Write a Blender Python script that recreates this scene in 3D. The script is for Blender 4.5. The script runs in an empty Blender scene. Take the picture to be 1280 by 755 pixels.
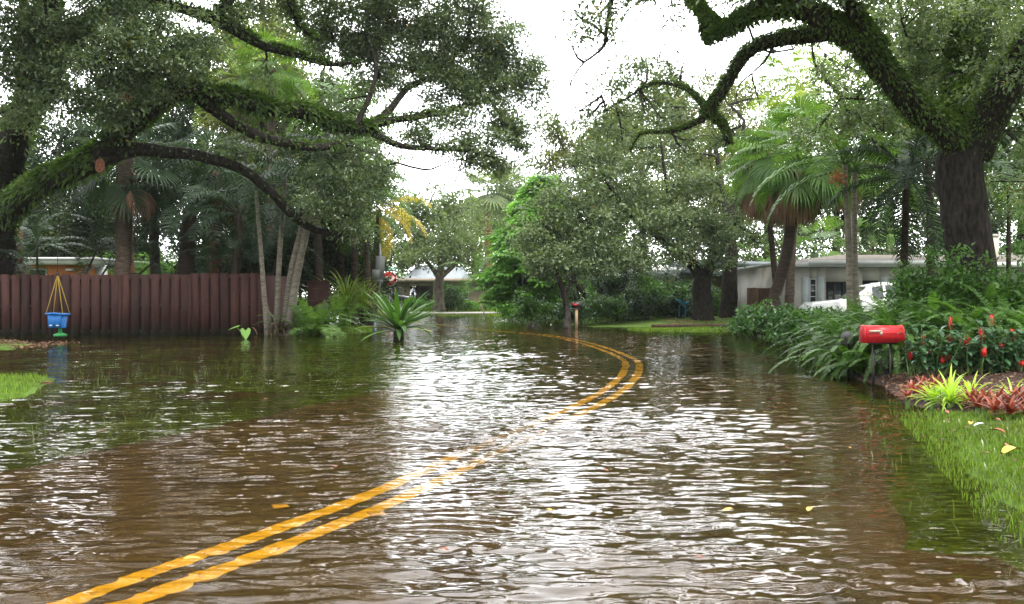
import bpy, math, random
import numpy as np
from mathutils import Vector, noise as mnoise

SC = bpy.context.scene
COL = SC.collection
R = math.radians
F_PX, HZ, CAM_H = 1150.0, 370.0, 1.25      # focal length in photo pixels, horizon row, eye height over the water

# ---------------------------------------------------------------- camera, world, sun, exposure
cam = bpy.data.cameras.new('camera')
cam.sensor_width = 36.0
cam.lens = F_PX / 1280 * 36
cam.shift_y = -7.5 / 1280
cam.clip_start = 0.05
cam.clip_end = 2000
camo = bpy.data.objects.new('camera', cam)
COL.objects.link(camo)
camo.location = (0, 0, CAM_H)
camo.rotation_euler = (R(90), 0, 0)
SC.camera = camo

HAZE = 0.00025
SUN_EL, SUN_AZ = 62, 150         # azimuth from +Y towards +X
w = bpy.data.worlds.new('World')
SC.world = w
w.use_nodes = True
nt = w.node_tree
bg = nt.nodes['Background']
sky = nt.nodes.new('ShaderNodeTexSky')
sky.sky_type = 'NISHITA'
sky.sun_disc = False
sky.sun_elevation = R(SUN_EL)
sky.sun_rotation = R(SUN_AZ)
sky.dust_density = 4
mx = nt.nodes.new('ShaderNodeMix')
mx.data_type = 'RGBA'
mx.inputs[0].default_value = 0.88
tc = nt.nodes.new('ShaderNodeTexCoord')
cn = nt.nodes.new('ShaderNodeTexNoise')
cn.inputs['Scale'].default_value = 2.2
cn.inputs['Detail'].default_value = 6
cr = nt.nodes.new('ShaderNodeValToRGB')
cr.color_ramp.elements[0].position = 0.3
cr.color_ramp.elements[0].color = (0.86, 0.88, 0.92, 1)
cr.color_ramp.elements[1].position = 0.7
cr.color_ramp.elements[1].color = (1, 1, 1, 1)
sc_ = nt.nodes.new('ShaderNodeVectorMath')
sc_.operation = 'SCALE'
sc_.inputs['Scale'].default_value = 17.0
nt.links.new(tc.outputs['Generated'], cn.inputs['Vector'])
nt.links.new(cn.outputs['Fac'], cr.inputs['Fac'])
nt.links.new(cr.outputs['Color'], sc_.inputs[0])
nt.links.new(sky.outputs['Color'], mx.inputs[6])
nt.links.new(sc_.outputs[0], mx.inputs[7])
# bright sky lobe added ahead, away from the sun, to whiten the water's reflections
dp = nt.nodes.new('ShaderNodeVectorMath'); dp.operation = 'DOT_PRODUCT'
gd = Vector((0.03, 0.92, 0.38)).normalized(); dp.inputs[1].default_value = gd
mr = nt.nodes.new('ShaderNodeMapRange'); mr.interpolation_type = 'SMOOTHSTEP'
mr.inputs[1].default_value = 0.6; mr.inputs[2].default_value = 1.0; mr.inputs[3].default_value = 0.82; mr.inputs[4].default_value = 3.8
gm = nt.nodes.new('ShaderNodeVectorMath'); gm.operation = 'SCALE'
nt.links.new(tc.outputs['Generated'], dp.inputs[0]); nt.links.new(dp.outputs['Value'], mr.inputs[0])
nt.links.new(mx.outputs[2], gm.inputs[0]); nt.links.new(mr.outputs[0], gm.inputs['Scale'])
nt.links.new(gm.outputs[0], bg.inputs['Color'])
bg.inputs['Strength'].default_value = 0.13

sun = bpy.data.lights.new('sun', 'SUN')
sun.energy = 4.6
sun.angle = R(12)
sun.color = (1.0, 0.95, 0.86)
suno = bpy.data.objects.new('sun', sun)
COL.objects.link(suno)
sd = Vector((math.sin(R(SUN_AZ)) * math.cos(R(SUN_EL)), math.cos(R(SUN_AZ)) * math.cos(R(SUN_EL)), math.sin(R(SUN_EL))))
suno.rotation_euler = sd.to_track_quat('Z', 'Y').to_euler()
suno.location = (0, 0, 30)

SC.view_settings.view_transform = 'Standard'
SC.view_settings.look = 'None'
SC.view_settings.gamma = 1
SC.view_settings.use_curve_mapping = False
SC.view_settings.exposure = 0.3
SC.render.engine = 'CYCLES'
SC.cycles.max_bounces = 8
SC.cycles.diffuse_bounces = 3
SC.cycles.glossy_bounces = 3
SC.cycles.transmission_bounces = 4
SC.cycles.transparent_max_bounces = 8
SC.cycles.volume_bounces = 0
SC.cycles.use_denoising = True
SC.cycles.caustics_reflective = False
SC.cycles.caustics_refractive = True

# ---------------------------------------------------------------- helpers: picture measure -> place
def P(px, py, Y):
    return np.array([(px - 640.0) * Y / F_PX, Y, CAM_H - (py - HZ) * Y / F_PX])
def G(px, py, z=0.0):
    Y = F_PX * (CAM_H - z) / (py - HZ)
    return np.array([(px - 640.0) * Y / F_PX, Y, z])
def X(px, Y):
    return (px - 640.0) * Y / F_PX
def nrm(v):
    v = np.asarray(v, float)
    n = np.linalg.norm(v, axis=-1, keepdims=True)
    return v / np.where(n < 1e-9, 1, n)

# ---------------------------------------------------------------- helpers: mesh accumulation
class MB:
    def __init__(s):
        s.V = []; s.Q = []; s.T = []; s.tq = []; s.tt = []; s.n = 0
    def add(s, V, Q=None, T=None, tone=0.5):
        V = np.asarray(V, float).reshape(-1, 3)
        if Q is not None and len(Q):
            Q = np.asarray(Q, int).reshape(-1, 4)
            s.Q.append(Q + s.n)
            s.tq.append(np.broadcast_to(np.asarray(tone, float), (len(Q),)))
        if T is not None and len(T):
            T = np.asarray(T, int).reshape(-1, 3)
            s.T.append(T + s.n)
            s.tt.append(np.broadcast_to(np.asarray(tone, float), (len(T),)))
        s.V.append(V)
        s.n += len(V)
        return s
    def box(s, c, d, rot=0.0, tone=0.5, tilt=None):
        c = np.asarray(c, float); h = np.asarray(d, float) / 2
        v = np.array([[x, y, z] for x in (-1, 1) for y in (-1, 1) for z in (-1, 1)], float) * h
        if tilt:
            a, b = math.cos(tilt), math.sin(tilt)
            v = v @ np.array([[a, 0, -b], [0, 1, 0], [b, 0, a]])
        if rot:
            a, b = math.cos(rot), math.sin(rot)
            v = v @ np.array([[a, b, 0], [-b, a, 0], [0, 0, 1]])
        return s.add(v + c, [[0, 1, 3, 2], [4, 6, 7, 5], [0, 4, 5, 1], [2, 3, 7, 6], [0, 2, 6, 4], [1, 5, 7, 3]], tone=tone)
    def tube(s, pts, rad, seg=8, cap=True, tone=0.5, rough=0.0, rng=None):
        pts = np.asarray(pts, float); k = len(pts)
        rad = np.broadcast_to(np.asarray(rad, float), (k,))
        t = nrm(np.gradient(pts, axis=0))
        up = np.array([0.13, 0.31, 1.0]) if abs(t[0][2]) < 0.9 else np.array([1.0, 0.2, 0.0])
        u = np.zeros((k, 3)); prev = up
        for i in range(k):
            a = prev - t[i] * np.dot(prev, t[i]); a /= max(np.linalg.norm(a), 1e-9)
            u[i] = a; prev = a
        v = np.cross(t, u)
        th = np.arange(seg) * 2 * math.pi / seg
        rr = rad[:, None] * np.ones((1, seg))
        if rough and rng is not None:
            ph = rng.uniform(0, 6.28, 4)
            ii = np.arange(k)[:, None] * 0.5
            rr = rr * (1 + rough * (np.sin(th * 2 + ph[0] + ii * 0.4) + 0.6 * np.sin(th * 3 + ph[1] - ii * 0.5) + 0.4 * np.sin(th * 5 + ph[2] + ii)) + rough * 0.5 * rng.normal(0, 1, (k, seg)))
        V = pts[:, None] + rr[..., None] * (np.cos(th)[None, :, None] * u[:, None] + np.sin(th)[None, :, None] * v[:, None])
        i = np.arange(k - 1)[:, None] * seg; j = np.arange(seg)[None]; j2 = (j + 1) % seg
        Q = np.stack([i + j, i + j2, i + seg + j2, i + seg + j], -1).reshape(-1, 4)
        V = V.reshape(-1, 3)
        T = None
        if cap:
            V = np.vstack([V, pts[:1], pts[-1:]])
            c0, c1 = k * seg, k * seg + 1
            j = np.arange(seg); j2 = (j + 1) % seg
            T = np.vstack([np.stack([j2, j, np.full(seg, c0)], -1), np.stack([j + (k - 1) * seg, j2 + (k - 1) * seg, np.full(seg, c1)], -1)])
        s.add(V, Q, T, tone)
        return s
    def lathe(s, c, prof, seg=16, tone=0.5):
        c = np.asarray(c, float); prof = np.asarray(prof, float); k = len(prof)
        th = np.arange(seg) * 2 * math.pi / seg
        V = np.stack([prof[:, :1] * np.cos(th), prof[:, :1] * np.sin(th), prof[:, 1:2] * np.ones(seg)], -1).reshape(-1, 3) + c
        i = np.arange(k - 1)[:, None] * seg; j = np.arange(seg)[None]; j2 = (j + 1) % seg
        return s.add(V, np.stack([i + j, i + j2, i + seg + j2, i + seg + j], -1).reshape(-1, 4), tone=tone)
    def prism(s, poly, d0, d1, axis='y', tone=0.5):
        """poly: (a,b) outline; extruded along axis from d0 to d1. axis y: (x,z); axis x: (y,z); axis z: (x,y)"""
        poly = np.asarray(poly, float); n = len(poly)
        def m(d):
            o = np.full((n, 1), d)
            a, b = poly[:, :1], poly[:, 1:]
            return np.hstack({'y': [a, o, b], 'x': [o, a, b], 'z': [a, b, o]}[axis])
        V = np.vstack([m(d0), m(d1), m(d0).mean(0)[None], m(d1).mean(0)[None]])
        j = np.arange(n); j2 = (j + 1) % n
        return s.add(V, np.stack([j, j2, j2 + n, j + n], -1),
                     np.vstack([np.stack([j2, j, np.full(n, 2 * n)], -1), np.stack([j + n, j2 + n, np.full(n, 2 * n + 1)], -1)]), tone)
    def strip(s, C, Wd, S, tone=0.5, fold=0.0):
        """leaf blade along centre line C (k,3) with half widths Wd (k,) and side vectors S (k,3)"""
        C = np.asarray(C, float); k = len(C)
        S = np.broadcast_to(S, C.shape)
        Wd = np.broadcast_to(np.asarray(Wd, float), (k,))[:, None]
        up = np.array([0, 0, 1.0])
        L = C + S * Wd + up * fold * Wd; Rr = C - S * Wd + up * fold * Wd
        V = np.stack([L, C, Rr], 1).reshape(-1, 3)
        i = np.arange(k - 1) * 3
        Q = np.vstack([np.stack([i, i + 1, i + 4, i + 3], -1), np.stack([i + 1, i + 2, i + 5, i + 4], -1)])
        return s.add(V, Q, tone=tone)
    def leaves(s, pos, d, nr, L, Wd, tone):
        """many diamond leaves: pos (n,3), direction d, normal nr, length L (n,), width Wd (n,)"""
        n = len(pos)
        d = nrm(d); side = nrm(np.cross(d, nr)); nn = np.cross(side, d)
        L = np.broadcast_to(L, (n,))[:, None]; Wd = np.broadcast_to(Wd, (n,))[:, None]
        mid = pos + d * L * 0.45
        V = np.stack([pos, mid + side * Wd * 0.5 + nn * Wd * 0.18, pos + d * L - nn * L * 0.08, mid - side * Wd * 0.5 + nn * Wd * 0.18], 1).reshape(-1, 3)
        i = np.arange(n) * 4
        return s.add(V, np.stack([i, i + 1, i + 2, i + 3], -1), tone=tone)
    def build(s, name, mat, parent=None, smooth=False, base=None, rotz=0):
        me = bpy.data.meshes.new(name)
        V = np.vstack(s.V) if s.V else np.zeros((0, 3))
        if parent is not None and 'base' in parent:
            V = V - np.array(parent['base'])
        elif base is not None:
            V = V - np.asarray(base, float)
        Q = np.vstack(s.Q) if s.Q else np.zeros((0, 4), int)
        T = np.vstack(s.T) if s.T else np.zeros((0, 3), int)
        me.vertices.add(len(V)); me.vertices.foreach_set('co', V.astype(np.float32).ravel())
        lo = np.concatenate([Q.ravel(), T.ravel()])
        me.loops.add(len(lo)); me.loops.foreach_set('vertex_index', lo.astype(np.int32))
        nf = len(Q) + len(T); me.polygons.add(nf)
        st = np.concatenate([np.arange(len(Q)) * 4, len(Q) * 4 + np.arange(len(T)) * 3])
        me.polygons.foreach_set('loop_start', st.astype(np.int32))
        me.update(calc_edges=True)
        if smooth:
            me.polygons.foreach_set('use_smooth', np.ones(nf, bool))
        tone = np.concatenate([*(s.tq or [np.zeros(0)]), *(s.tt or [np.zeros(0)])])
        at = me.attributes.new('tone', 'FLOAT', 'FACE')
        at.data.foreach_set('value', tone.astype(np.float32))
        me.materials.append(mat)
        o = bpy.data.objects.new(name, me)
        COL.objects.link(o)
        if parent is not None:
            o.parent = parent
        if base is not None and parent is None:
            o.location = base
        return o

def tag(o, label=None, cat=None, group=None, kind=None):
    if label: o['label'] = label
    if cat: o['category'] = cat
    if group: o['group'] = group
    if kind: o['kind'] = kind
    return o
def thing(name, label, cat, loc, group=None, rotz=0):
    """an Empty at the base; parts built in world coordinates are shifted to it"""
    o = bpy.data.objects.new(name, None)
    COL.objects.link(o)
    o.location = tuple(float(a) for a in loc)
    o.rotation_euler = (0, 0, rotz)
    o.empty_display_size = 0.2
    if rotz == 0:
        o['base'] = [float(a) for a in loc]
    else:
        o['base'] = [0.0, 0.0, 0.0]
    return tag(o, label, cat, group)
def thing0(name, label, cat, group=None):
    """a thing modelled round the origin, to be moved or copied"""
    return thing(name, label, cat, (0, 0, 0), group)
def put(o, loc, rotz=0.0, s=1.0):
    o.location = tuple(float(a) for a in loc); o.rotation_euler = (0, 0, rotz); o.scale = (s, s, s)
    return o
def dup(root, loc, rotz=0.0, s=1.0, label=None, group=None):
    r = root.copy(); COL.objects.link(r); put(r, loc, rotz, s)
    if label: r['label'] = label
    if group: r['group'] = group
    for ch in list(root.children):
        c = ch.copy(); COL.objects.link(c); c.parent = r
        for g in list(ch.children):
            d = g.copy(); COL.objects.link(d); d.parent = c
    return r

# ---------------------------------------------------------------- materials
def newmat(name):
    m = bpy.data.materials.new(name); m.use_nodes = True
    t = m.node_tree
    return m, t, t.nodes['Principled BSDF']
def c4(c): return (c[0], c[1], c[2], 1)
def ramp(t, pairs):
    n = t.nodes.new('ShaderNodeValToRGB'); e = n.color_ramp.elements
    e[0].position = pairs[0][0]; e[0].color = c4(pairs[0][1])
    e[1].position = pairs[-1][0]; e[1].color = c4(pairs[-1][1])
    for p, c in pairs[1:-1]:
        k = e.new(p); k.color = c4(c)
    return n
def tex(t, scale, detail=4, vec=None, rough=0.55, mapping=None):
    n = t.nodes.new('ShaderNodeTexNoise'); n.inputs['Scale'].default_value = scale
    n.inputs['Detail'].default_value = detail; n.inputs['Roughness'].default_value = rough
    co = t.nodes.new('ShaderNodeTexCoord')
    src = co.outputs['Object']
    if mapping:
        mp = t.nodes.new('ShaderNodeMapping'); mp.inputs['Scale'].default_value = mapping
        t.links.new(src, mp.inputs['Vector']); src = mp.outputs['Vector']
    t.links.new(src, n.inputs['Vector'])
    return n
def leafmat(name, dark, light, rough=0.45, trans=0.3, tcol=None, spec=0.5, accent=None):
    m, t, b = newmat(name)
    a = t.nodes.new('ShaderNodeAttribute'); a.attribute_name = 'tone'
    prs = [(0.0, dark), (0.93, light)]
    if accent: prs = [(0.0, dark), (0.9, light), (0.955, light), (0.975, accent)]
    r = ramp(t, prs)
    t.links.new(a.outputs['Fac'], r.inputs['Fac'])
    t.links.new(r.outputs['Color'], b.inputs['Base Color'])
    b.inputs['Roughness'].default_value = rough
    b.inputs['Specular IOR Level'].default_value = spec
    tr = t.nodes.new('ShaderNodeBsdfTranslucent')
    mc = t.nodes.new('ShaderNodeMix'); mc.data_type = 'RGBA'; mc.blend_type = 'MULTIPLY'; mc.inputs[0].default_value = 1
    t.links.new(r.outputs['Color'], mc.inputs[6]); mc.inputs[7].default_value = c4(tcol or (1.6, 1.7, 0.7))
    t.links.new(mc.outputs[2], tr.inputs['Color'])
    ms = t.nodes.new('ShaderNodeMixShader'); ms.inputs[0].default_value = trans
    t.links.new(b.outputs[0], ms.inputs[1]); t.links.new(tr.outputs[0], ms.inputs[2])
    t.links.new(ms.outputs[0], t.nodes['Material Output'].inputs['Surface'])
    return m
def solid(name, c, rough=0.6, metal=0.0, c2=None, scale=8, bump=0.0, mapping=None, spec=0.5, detail=5):
    m, t, b = newmat(name)
    b.inputs['Roughness'].default_value = rough; b.inputs['Metallic'].default_value = metal
    b.inputs['Specular IOR Level'].default_value = spec
    c2 = c2 or tuple(x * 0.72 for x in c)
    n = tex(t, scale, detail, mapping=mapping)
    r = ramp(t, [(0.3, c2), (0.68, c)])
    t.links.new(n.outputs['Fac'], r.inputs['Fac']); t.links.new(r.outputs['Color'], b.inputs['Base Color'])
    if bump:
        bp = t.nodes.new('ShaderNodeBump'); bp.inputs['Strength'].default_value = 1; bp.inputs['Distance'].default_value = bump
        t.links.new(n.outputs['Fac'], bp.inputs['Height']); t.links.new(bp.outputs[0], b.inputs['Normal'])
    return m

M = {}
M['oak_leaf'] = leafmat('oak_leaf', (0.045, 0.076, 0.04), (0.22, 0.29, 0.16), 0.5, 0.28, spec=0.45, accent=(0.30, 0.22, 0.05))
M['oak_leaf_olive'] = leafmat('oak_leaf_olive', (0.055, 0.075, 0.022), (0.2, 0.23, 0.07), 0.45, 0.35)
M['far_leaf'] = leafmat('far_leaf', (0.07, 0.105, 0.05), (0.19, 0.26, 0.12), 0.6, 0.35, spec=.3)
M['bright_leaf'] = leafmat('bright_leaf', (0.03, 0.11, 0.015), (0.17, 0.38, 0.05), 0.45, 0.4)
M['lush_leaf'] = leafmat('lush_leaf', (0.016, 0.055, 0.012), (0.095, 0.21, 0.04), 0.42, 0.3, spec=0.45)
M['gloss_leaf'] = leafmat('gloss_leaf', (0.016, 0.06, 0.018), (0.1, 0.23, 0.055), 0.4, 0.25, spec=0.5, accent=(0.25, 0.38, 0.04))
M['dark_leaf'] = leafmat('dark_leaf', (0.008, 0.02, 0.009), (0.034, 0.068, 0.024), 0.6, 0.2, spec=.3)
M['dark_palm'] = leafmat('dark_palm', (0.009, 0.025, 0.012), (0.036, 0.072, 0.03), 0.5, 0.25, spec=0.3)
M['palm_leaf'] = leafmat('palm_leaf', (0.028, 0.075, 0.016), (0.13, 0.24, 0.045), 0.55, 0.35, spec=.3)
M['palm_lime'] = leafmat('palm_lime', (0.08, 0.16, 0.02), (0.34, 0.42, 0.08), 0.4, 0.4)
M['palm_yellow'] = leafmat('palm_yellow', (0.3, 0.26, 0.03), (0.75, 0.62, 0.1), 0.5, 0.4, tcol=(1.2, 1.1, .6))
M['dead_frond'] = leafmat('dead_frond', (0.09, 0.045, 0.025), (0.30, 0.17, 0.1), 0.8, 0.15, tcol=(1.1, 1, .9))
M['fern'] = leafmat('fern', (0.03, 0.085, 0.014), (0.13, 0.27, 0.045), 0.5, 0.35)
M['limb_fern'] = leafmat('limb_fern', (0.02, 0.05, 0.008), (0.12, 0.21, 0.03), 0.6, 0.25)
M['spike_leaf'] = leafmat('spike_leaf', (0.016, 0.055, 0.024), (0.06, 0.15, 0.06), 0.35, 0.2)
M['red'] = solid('flower_red', (0.62, 0.02, 0.015), 0.5, scale=60)
M['brom_red'] = leafmat('brom_red', (0.08, 0.022, 0.015), (0.34, 0.095, 0.045), 0.35, 0.25, tcol=(1.5, .9, .7), accent=(0.15, 0.2, 0.04))
M['chartreuse'] = leafmat('chartreuse', (0.2, 0.36, 0.03), (0.55, 0.7, 0.12), 0.35, 0.35)
M['grass'] = leafmat('grass', (0.045, 0.095, 0.012), (0.19, 0.29, 0.045), 0.8, 0.35, spec=.15, accent=(.3,.24,.1))
M['wet_grass'] = leafmat('wet_grass', (0.05, 0.09, 0.015), (0.16, 0.24, 0.04), 0.3, 0.3)
M['yellow_leaf'] = solid('yellow_leaf', (0.75, 0.5, 0.06), 0.5, scale=30)
M['brown_leaf'] = solid('brown_leaf', (0.33, 0.1, 0.05), 0.6, scale=30)
M['bark'] = solid('bark', (0.05, 0.043, 0.036), 0.95, c2=(0.005, 0.004, 0.0035), scale=16, bump=0.06, mapping=(1, 1, 0.3), detail=8, spec=0.2)
M['bark_pale'] = solid('bark_pale', (0.2, 0.17, 0.13), 0.85, c2=(0.07, 0.06, 0.045), scale=7, bump=0.015, mapping=(1, 1, 0.4), detail=8, spec=0.2)
M['palm_bark'] = solid('palm_bark', (0.13, 0.1, 0.075), 0.9, c2=(0.03, 0.022, 0.016), scale=7, bump=0.02, mapping=(.7, .7, 4), detail=6, spec=0.2)
M['palm_dark_bark'] = solid('palm_dark_bark', (0.06, 0.045, 0.035), 0.9, c2=(0.018, 0.013, 0.01), scale=7, bump=0.02, mapping=(.7, .7, 4), detail=6, spec=0.2)
M['grey_stem'] = solid('grey_stem', (0.3, 0.27, 0.21), 0.75, c2=(0.1, 0.085, 0.06), scale=8, bump=0.008, mapping=(.8, .8, 3), detail=6)
M['orange_trunk'] = solid('orange_trunk', (0.34, 0.14, 0.07), 0.9, c2=(0.14, 0.05, 0.03), scale=10, bump=0.02, mapping=(1, 1, 3))
M['dead_wood'] = solid('dead_wood', (0.35, 0.25, 0.18), 0.8, scale=9)
M['green_stem'] = solid('green_stem', (0.14, 0.24, 0.06), 0.5, scale=9)
M['twig'] = solid('twig', (0.12, 0.1, 0.075), 0.9, c2=(0.04, 0.033, 0.025), scale=14)

# ---------------------------------------------------------------- helpers: vegetation
def smooth_line(pts, rad, step=0.25, rng=None, jit=0.0):
    pts = np.asarray(pts, float); rad = np.asarray(rad, float)
    P0 = np.vstack([2 * pts[0] - pts[1], pts, 2 * pts[-1] - pts[-2]])
    out, ro = [], []
    for i in range(len(pts) - 1):
        a, b, c, d = P0[i:i + 4]
        n = max(2, int(np.linalg.norm(c - b) / step))
        t = (np.arange(n) / n)[:, None]
        out.append(0.5 * ((2 * b) + (-a + c) * t + (2 * a - 5 * b + 4 * c - d) * t ** 2 + (-a + 3 * b - 3 * c + d) * t ** 3))
        ro.append(rad[i] + (rad[i + 1] - rad[i]) * t[:, 0])
    out.append(pts[-1:]); ro.append(rad[-1:])
    out = np.vstack(out); ro = np.concatenate(ro)
    if rng is not None and jit:
        j = rng.normal(0, 1, out.shape)
        j = (j + np.roll(j, 1, 0) + np.roll(j, 2, 0)) / 3
        out = out + j * jit * ro[:, None] * 1.5
    return out, ro

def leaf_blob(mb, rng, c, r, leaf, lai=2.4, clump=0.3, per=26, up=0.35, asp=0.5, gaps=0.35, tone_shift=0.0, droop=0.0, flat=1.0):
    """leafy mass: clumps of small leaves spread unevenly through an ellipsoid; returns clump centres"""
    c = np.asarray(c, float); r = np.asarray(r, float)
    area = math.pi * r[0] * r[2]
    n = lai * area / (leaf * leaf * asp * 0.5)
    nc = max(3, int(n / per))
    m = int(nc * 1.8) + 6
    d = nrm(rng.normal(0, 1, (m, 3)))
    rad = rng.uniform(0.05, 1, m) ** 0.5
    # lumpy outline
    ph = rng.uniform(0, 6.28, 6)
    lump = 1 + 0.16 * np.sin(d[:, 0] * 5 + ph[0]) + 0.14 * np.sin(d[:, 2] * 6 + ph[1]) + 0.12 * np.sin(d[:, 1] * 7 + ph[2]) + rng.normal(0, .08, m)
    q = d * rad[:, None] * lump[:, None] * r + c
    f = np.array([mnoise.noise(Vector(a) * (0.9 / max(clump * 2.2, .2)) + Vector((3.1, 7.7, 1.3))) for a in q])
    q = q[f > np.quantile(f, gaps)][:nc]
    nc = len(q)
    idx = np.repeat(np.arange(nc), per)
    cs = clump * rng.uniform(0.6, 1.3, nc)
    off = rng.normal(0, 1, (len(idx), 3)) * np.array([1, 1, 0.55 * flat]) * cs[idx][:, None] * 0.5
    pos = q[idx] + off
    dr = nrm(off) + rng.normal(0, 0.7, off.shape) + np.array([0, 0, -droop])
    nr = rng.normal(0, 1, off.shape) + np.array([0, 0, 1.0 + up * 3])
    L = leaf * rng.uniform(0.65, 1.35, len(idx))
    ct = rng.normal(0.45 + tone_shift, 0.22, nc)
    tone = np.clip(ct[idx] + rng.normal(0, 0.14, len(idx)), 0, 0.92)
    k = rng.random(len(idx)) < 0.006
    tone = np.where(k, 1.0, tone)
    mb.leaves(pos, dr, nr, L, L * asp, tone)
    return q

def twigs_to(mb, rng, skel, c, tips, r0=0.05, wig=0.08):
    """a branch from the nearest point of the skeleton to c, then twigs from it to the tips"""
    d = np.linalg.norm(skel - c, axis=1)
    a = skel[np.argmin(d + rng.uniform(0, .3, len(skel)))]
    L = np.linalg.norm(c - a)
    if L < 0.1: L = 0.1
    n = max(4, int(L / 0.5))
    t = np.linspace(0, 1, n)[:, None]
    line = a + (c - a) * t + np.sin(t * math.pi) * rng.normal(0, wig * L, 3) + rng.normal(0, 0.02 * L, (n, 3)) * np.sin(t * math.pi)
    rr = np.linspace(r0, r0 * 0.35, n)
    mb.tube(line, rr, 6, cap=False)
    for q in tips:
        i = rng.integers(n // 3, n)
        b = line[i]; l = np.linalg.norm(q - b)
        t = np.linspace(0, 1, 5)[:, None]
        tw = b + (q - b) * t + np.sin(t * math.pi) * rng.normal(0, 0.09 * l, 3) + rng.normal(0, .025 * l, (5, 3)) * np.sin(t * math.pi)
        mb.tube(tw, np.linspace(rr[i] * 0.6, max(0.004, r0 * 0.1), 5), 4, cap=False)
    return line

def limb_ferns(mb, rng, line, rad, dens=90, size=0.16, upper=0.2, hang=0.5):
    """resurrection fern on the back of a limb"""
    seg = np.linalg.norm(np.diff(line, axis=0), axis=1)
    tot = seg.sum(); n = int(tot * dens * 2.4)
    cum = np.concatenate([[0], np.cumsum(seg)])
    s = rng.uniform(0, tot, n)
    # patchy
    s = s[(np.sin(s * 2.3 + 1) + np.sin(s * 5.1) * 0.6 + rng.normal(0, 0.8, n)) > -0.9]
    n = len(s)
    i = np.clip(np.searchsorted(cum, s) - 1, 0, len(seg) - 1)
    f = (s - cum[i]) / np.maximum(seg[i], 1e-6)
    p = line[i] + (line[i + 1] - line[i]) * f[:, None]
    rr = rad[i]
    tg = nrm(line[i + 1] - line[i])
    ang = rng.normal(0, 1.15, n)
    sd_ = nrm(np.cross(tg, np.array([0.01, 0.02, 1.0])))
    upv = np.cross(sd_, tg)
    out = upv * np.cos(ang)[:, None] + sd_ * np.sin(ang)[:, None]
    pos = p + out * rr[:, None] * rng.uniform(0.85, 1.1, n)[:, None]
    d = out + tg * rng.normal(0, 0.4, n)[:, None] + np.array([0, 0, -hang]) * (1 + np.abs(np.sin(ang)))[:, None] * 0.7 + rng.normal(0, .25, (n, 3))
    L = size * rng.uniform(0.5, 1.3, n)
    tone = np.clip(rng.normal(0.45, 0.2, n) + 0.15 * np.sin(s * 1.7), 0, 0.9)
    mb.leaves(pos, d, out + rng.normal(0, .4, (n, 3)), L, L * 0.42, tone)

def oak(name, label, cat, limbs, blobs, leafm='oak_leaf', barkm='bark', leaf=0.09, lai=2.4, clump=0.32, seed=1, group=None,
        fern=None, r0=0.06, gaps=0.35, ntips=7, per=26, up=.35, tone=0.0, asp=0.5, seg=14, droop=0.0):
    """limbs: [(points, radii)], the first is the trunk; blobs: (px,py,rx,ry,Y[,ry_m]) in photo measure"""
    rng = np.random.default_rng(seed)
    b = limbs[0][0][0]
    root = thing(name, label, cat, (b[0], b[1], b[2]), group)
    skel = []
    for k, (pts, rad) in enumerate(limbs):
        ln, rr = smooth_line(pts, rad, 0.22 if max(rad) > .12 else .35, rng, 0.10)
        mb = MB()
        if k == 0:
            rr = rr.copy(); zz = ln[:, 2] - ln[0, 2]
            rr *= 1 + 0.3 * np.exp(-zz / 0.35)
        mb.tube(ln, rr, seg if max(rad) > .15 else 8, rough=0.05, rng=rng)
        lo = mb.build('trunk' if k == 0 else 'limb', M[barkm], root, smooth=True)
        if fern and k in fern:
            fm = MB(); limb_ferns(fm, rng, ln, rr, **fern[k]); fm.build('fern_cover', M['limb_fern'], root)
        if k or len(limbs) == 1: skel.append(ln[len(ln) // 3 if k == 0 else 0:])
        else: skel.append(ln[len(ln) * 2 // 3:])
    skel = np.vstack(skel)
    cr, tw = MB(), MB()
    for bl in blobs:
        px, py, rx, ry, Y = bl[:5]
        s = Y / F_PX
        c = P(px, py, Y); rz = bl[5] if len(bl) > 5 and bl[5] else max(rx * s * 0.7, 0.6)
        l = lai * (bl[6] if len(bl) > 6 else 1)
        q = leaf_blob(cr, rng, c, (rx * s, rz, ry * s), leaf, l, clump, per, up=up, gaps=gaps, tone_shift=tone + rng.normal(0, .05), asp=asp, droop=droop)
        k = min(len(q), ntips)
        tips = q[rng.choice(len(q), k, replace=False)]
        ln = twigs_to(tw, rng, skel, c + (rng.normal(0, .15, 3)), tips, r0)
        skel = np.vstack([skel, ln[len(ln) // 2:]])
    cr.build('crown', M[leafm], root)
    tw.build('twigs', M['bark' if barkm != 'bark_pale' else 'twig'], root)
    return root

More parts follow.
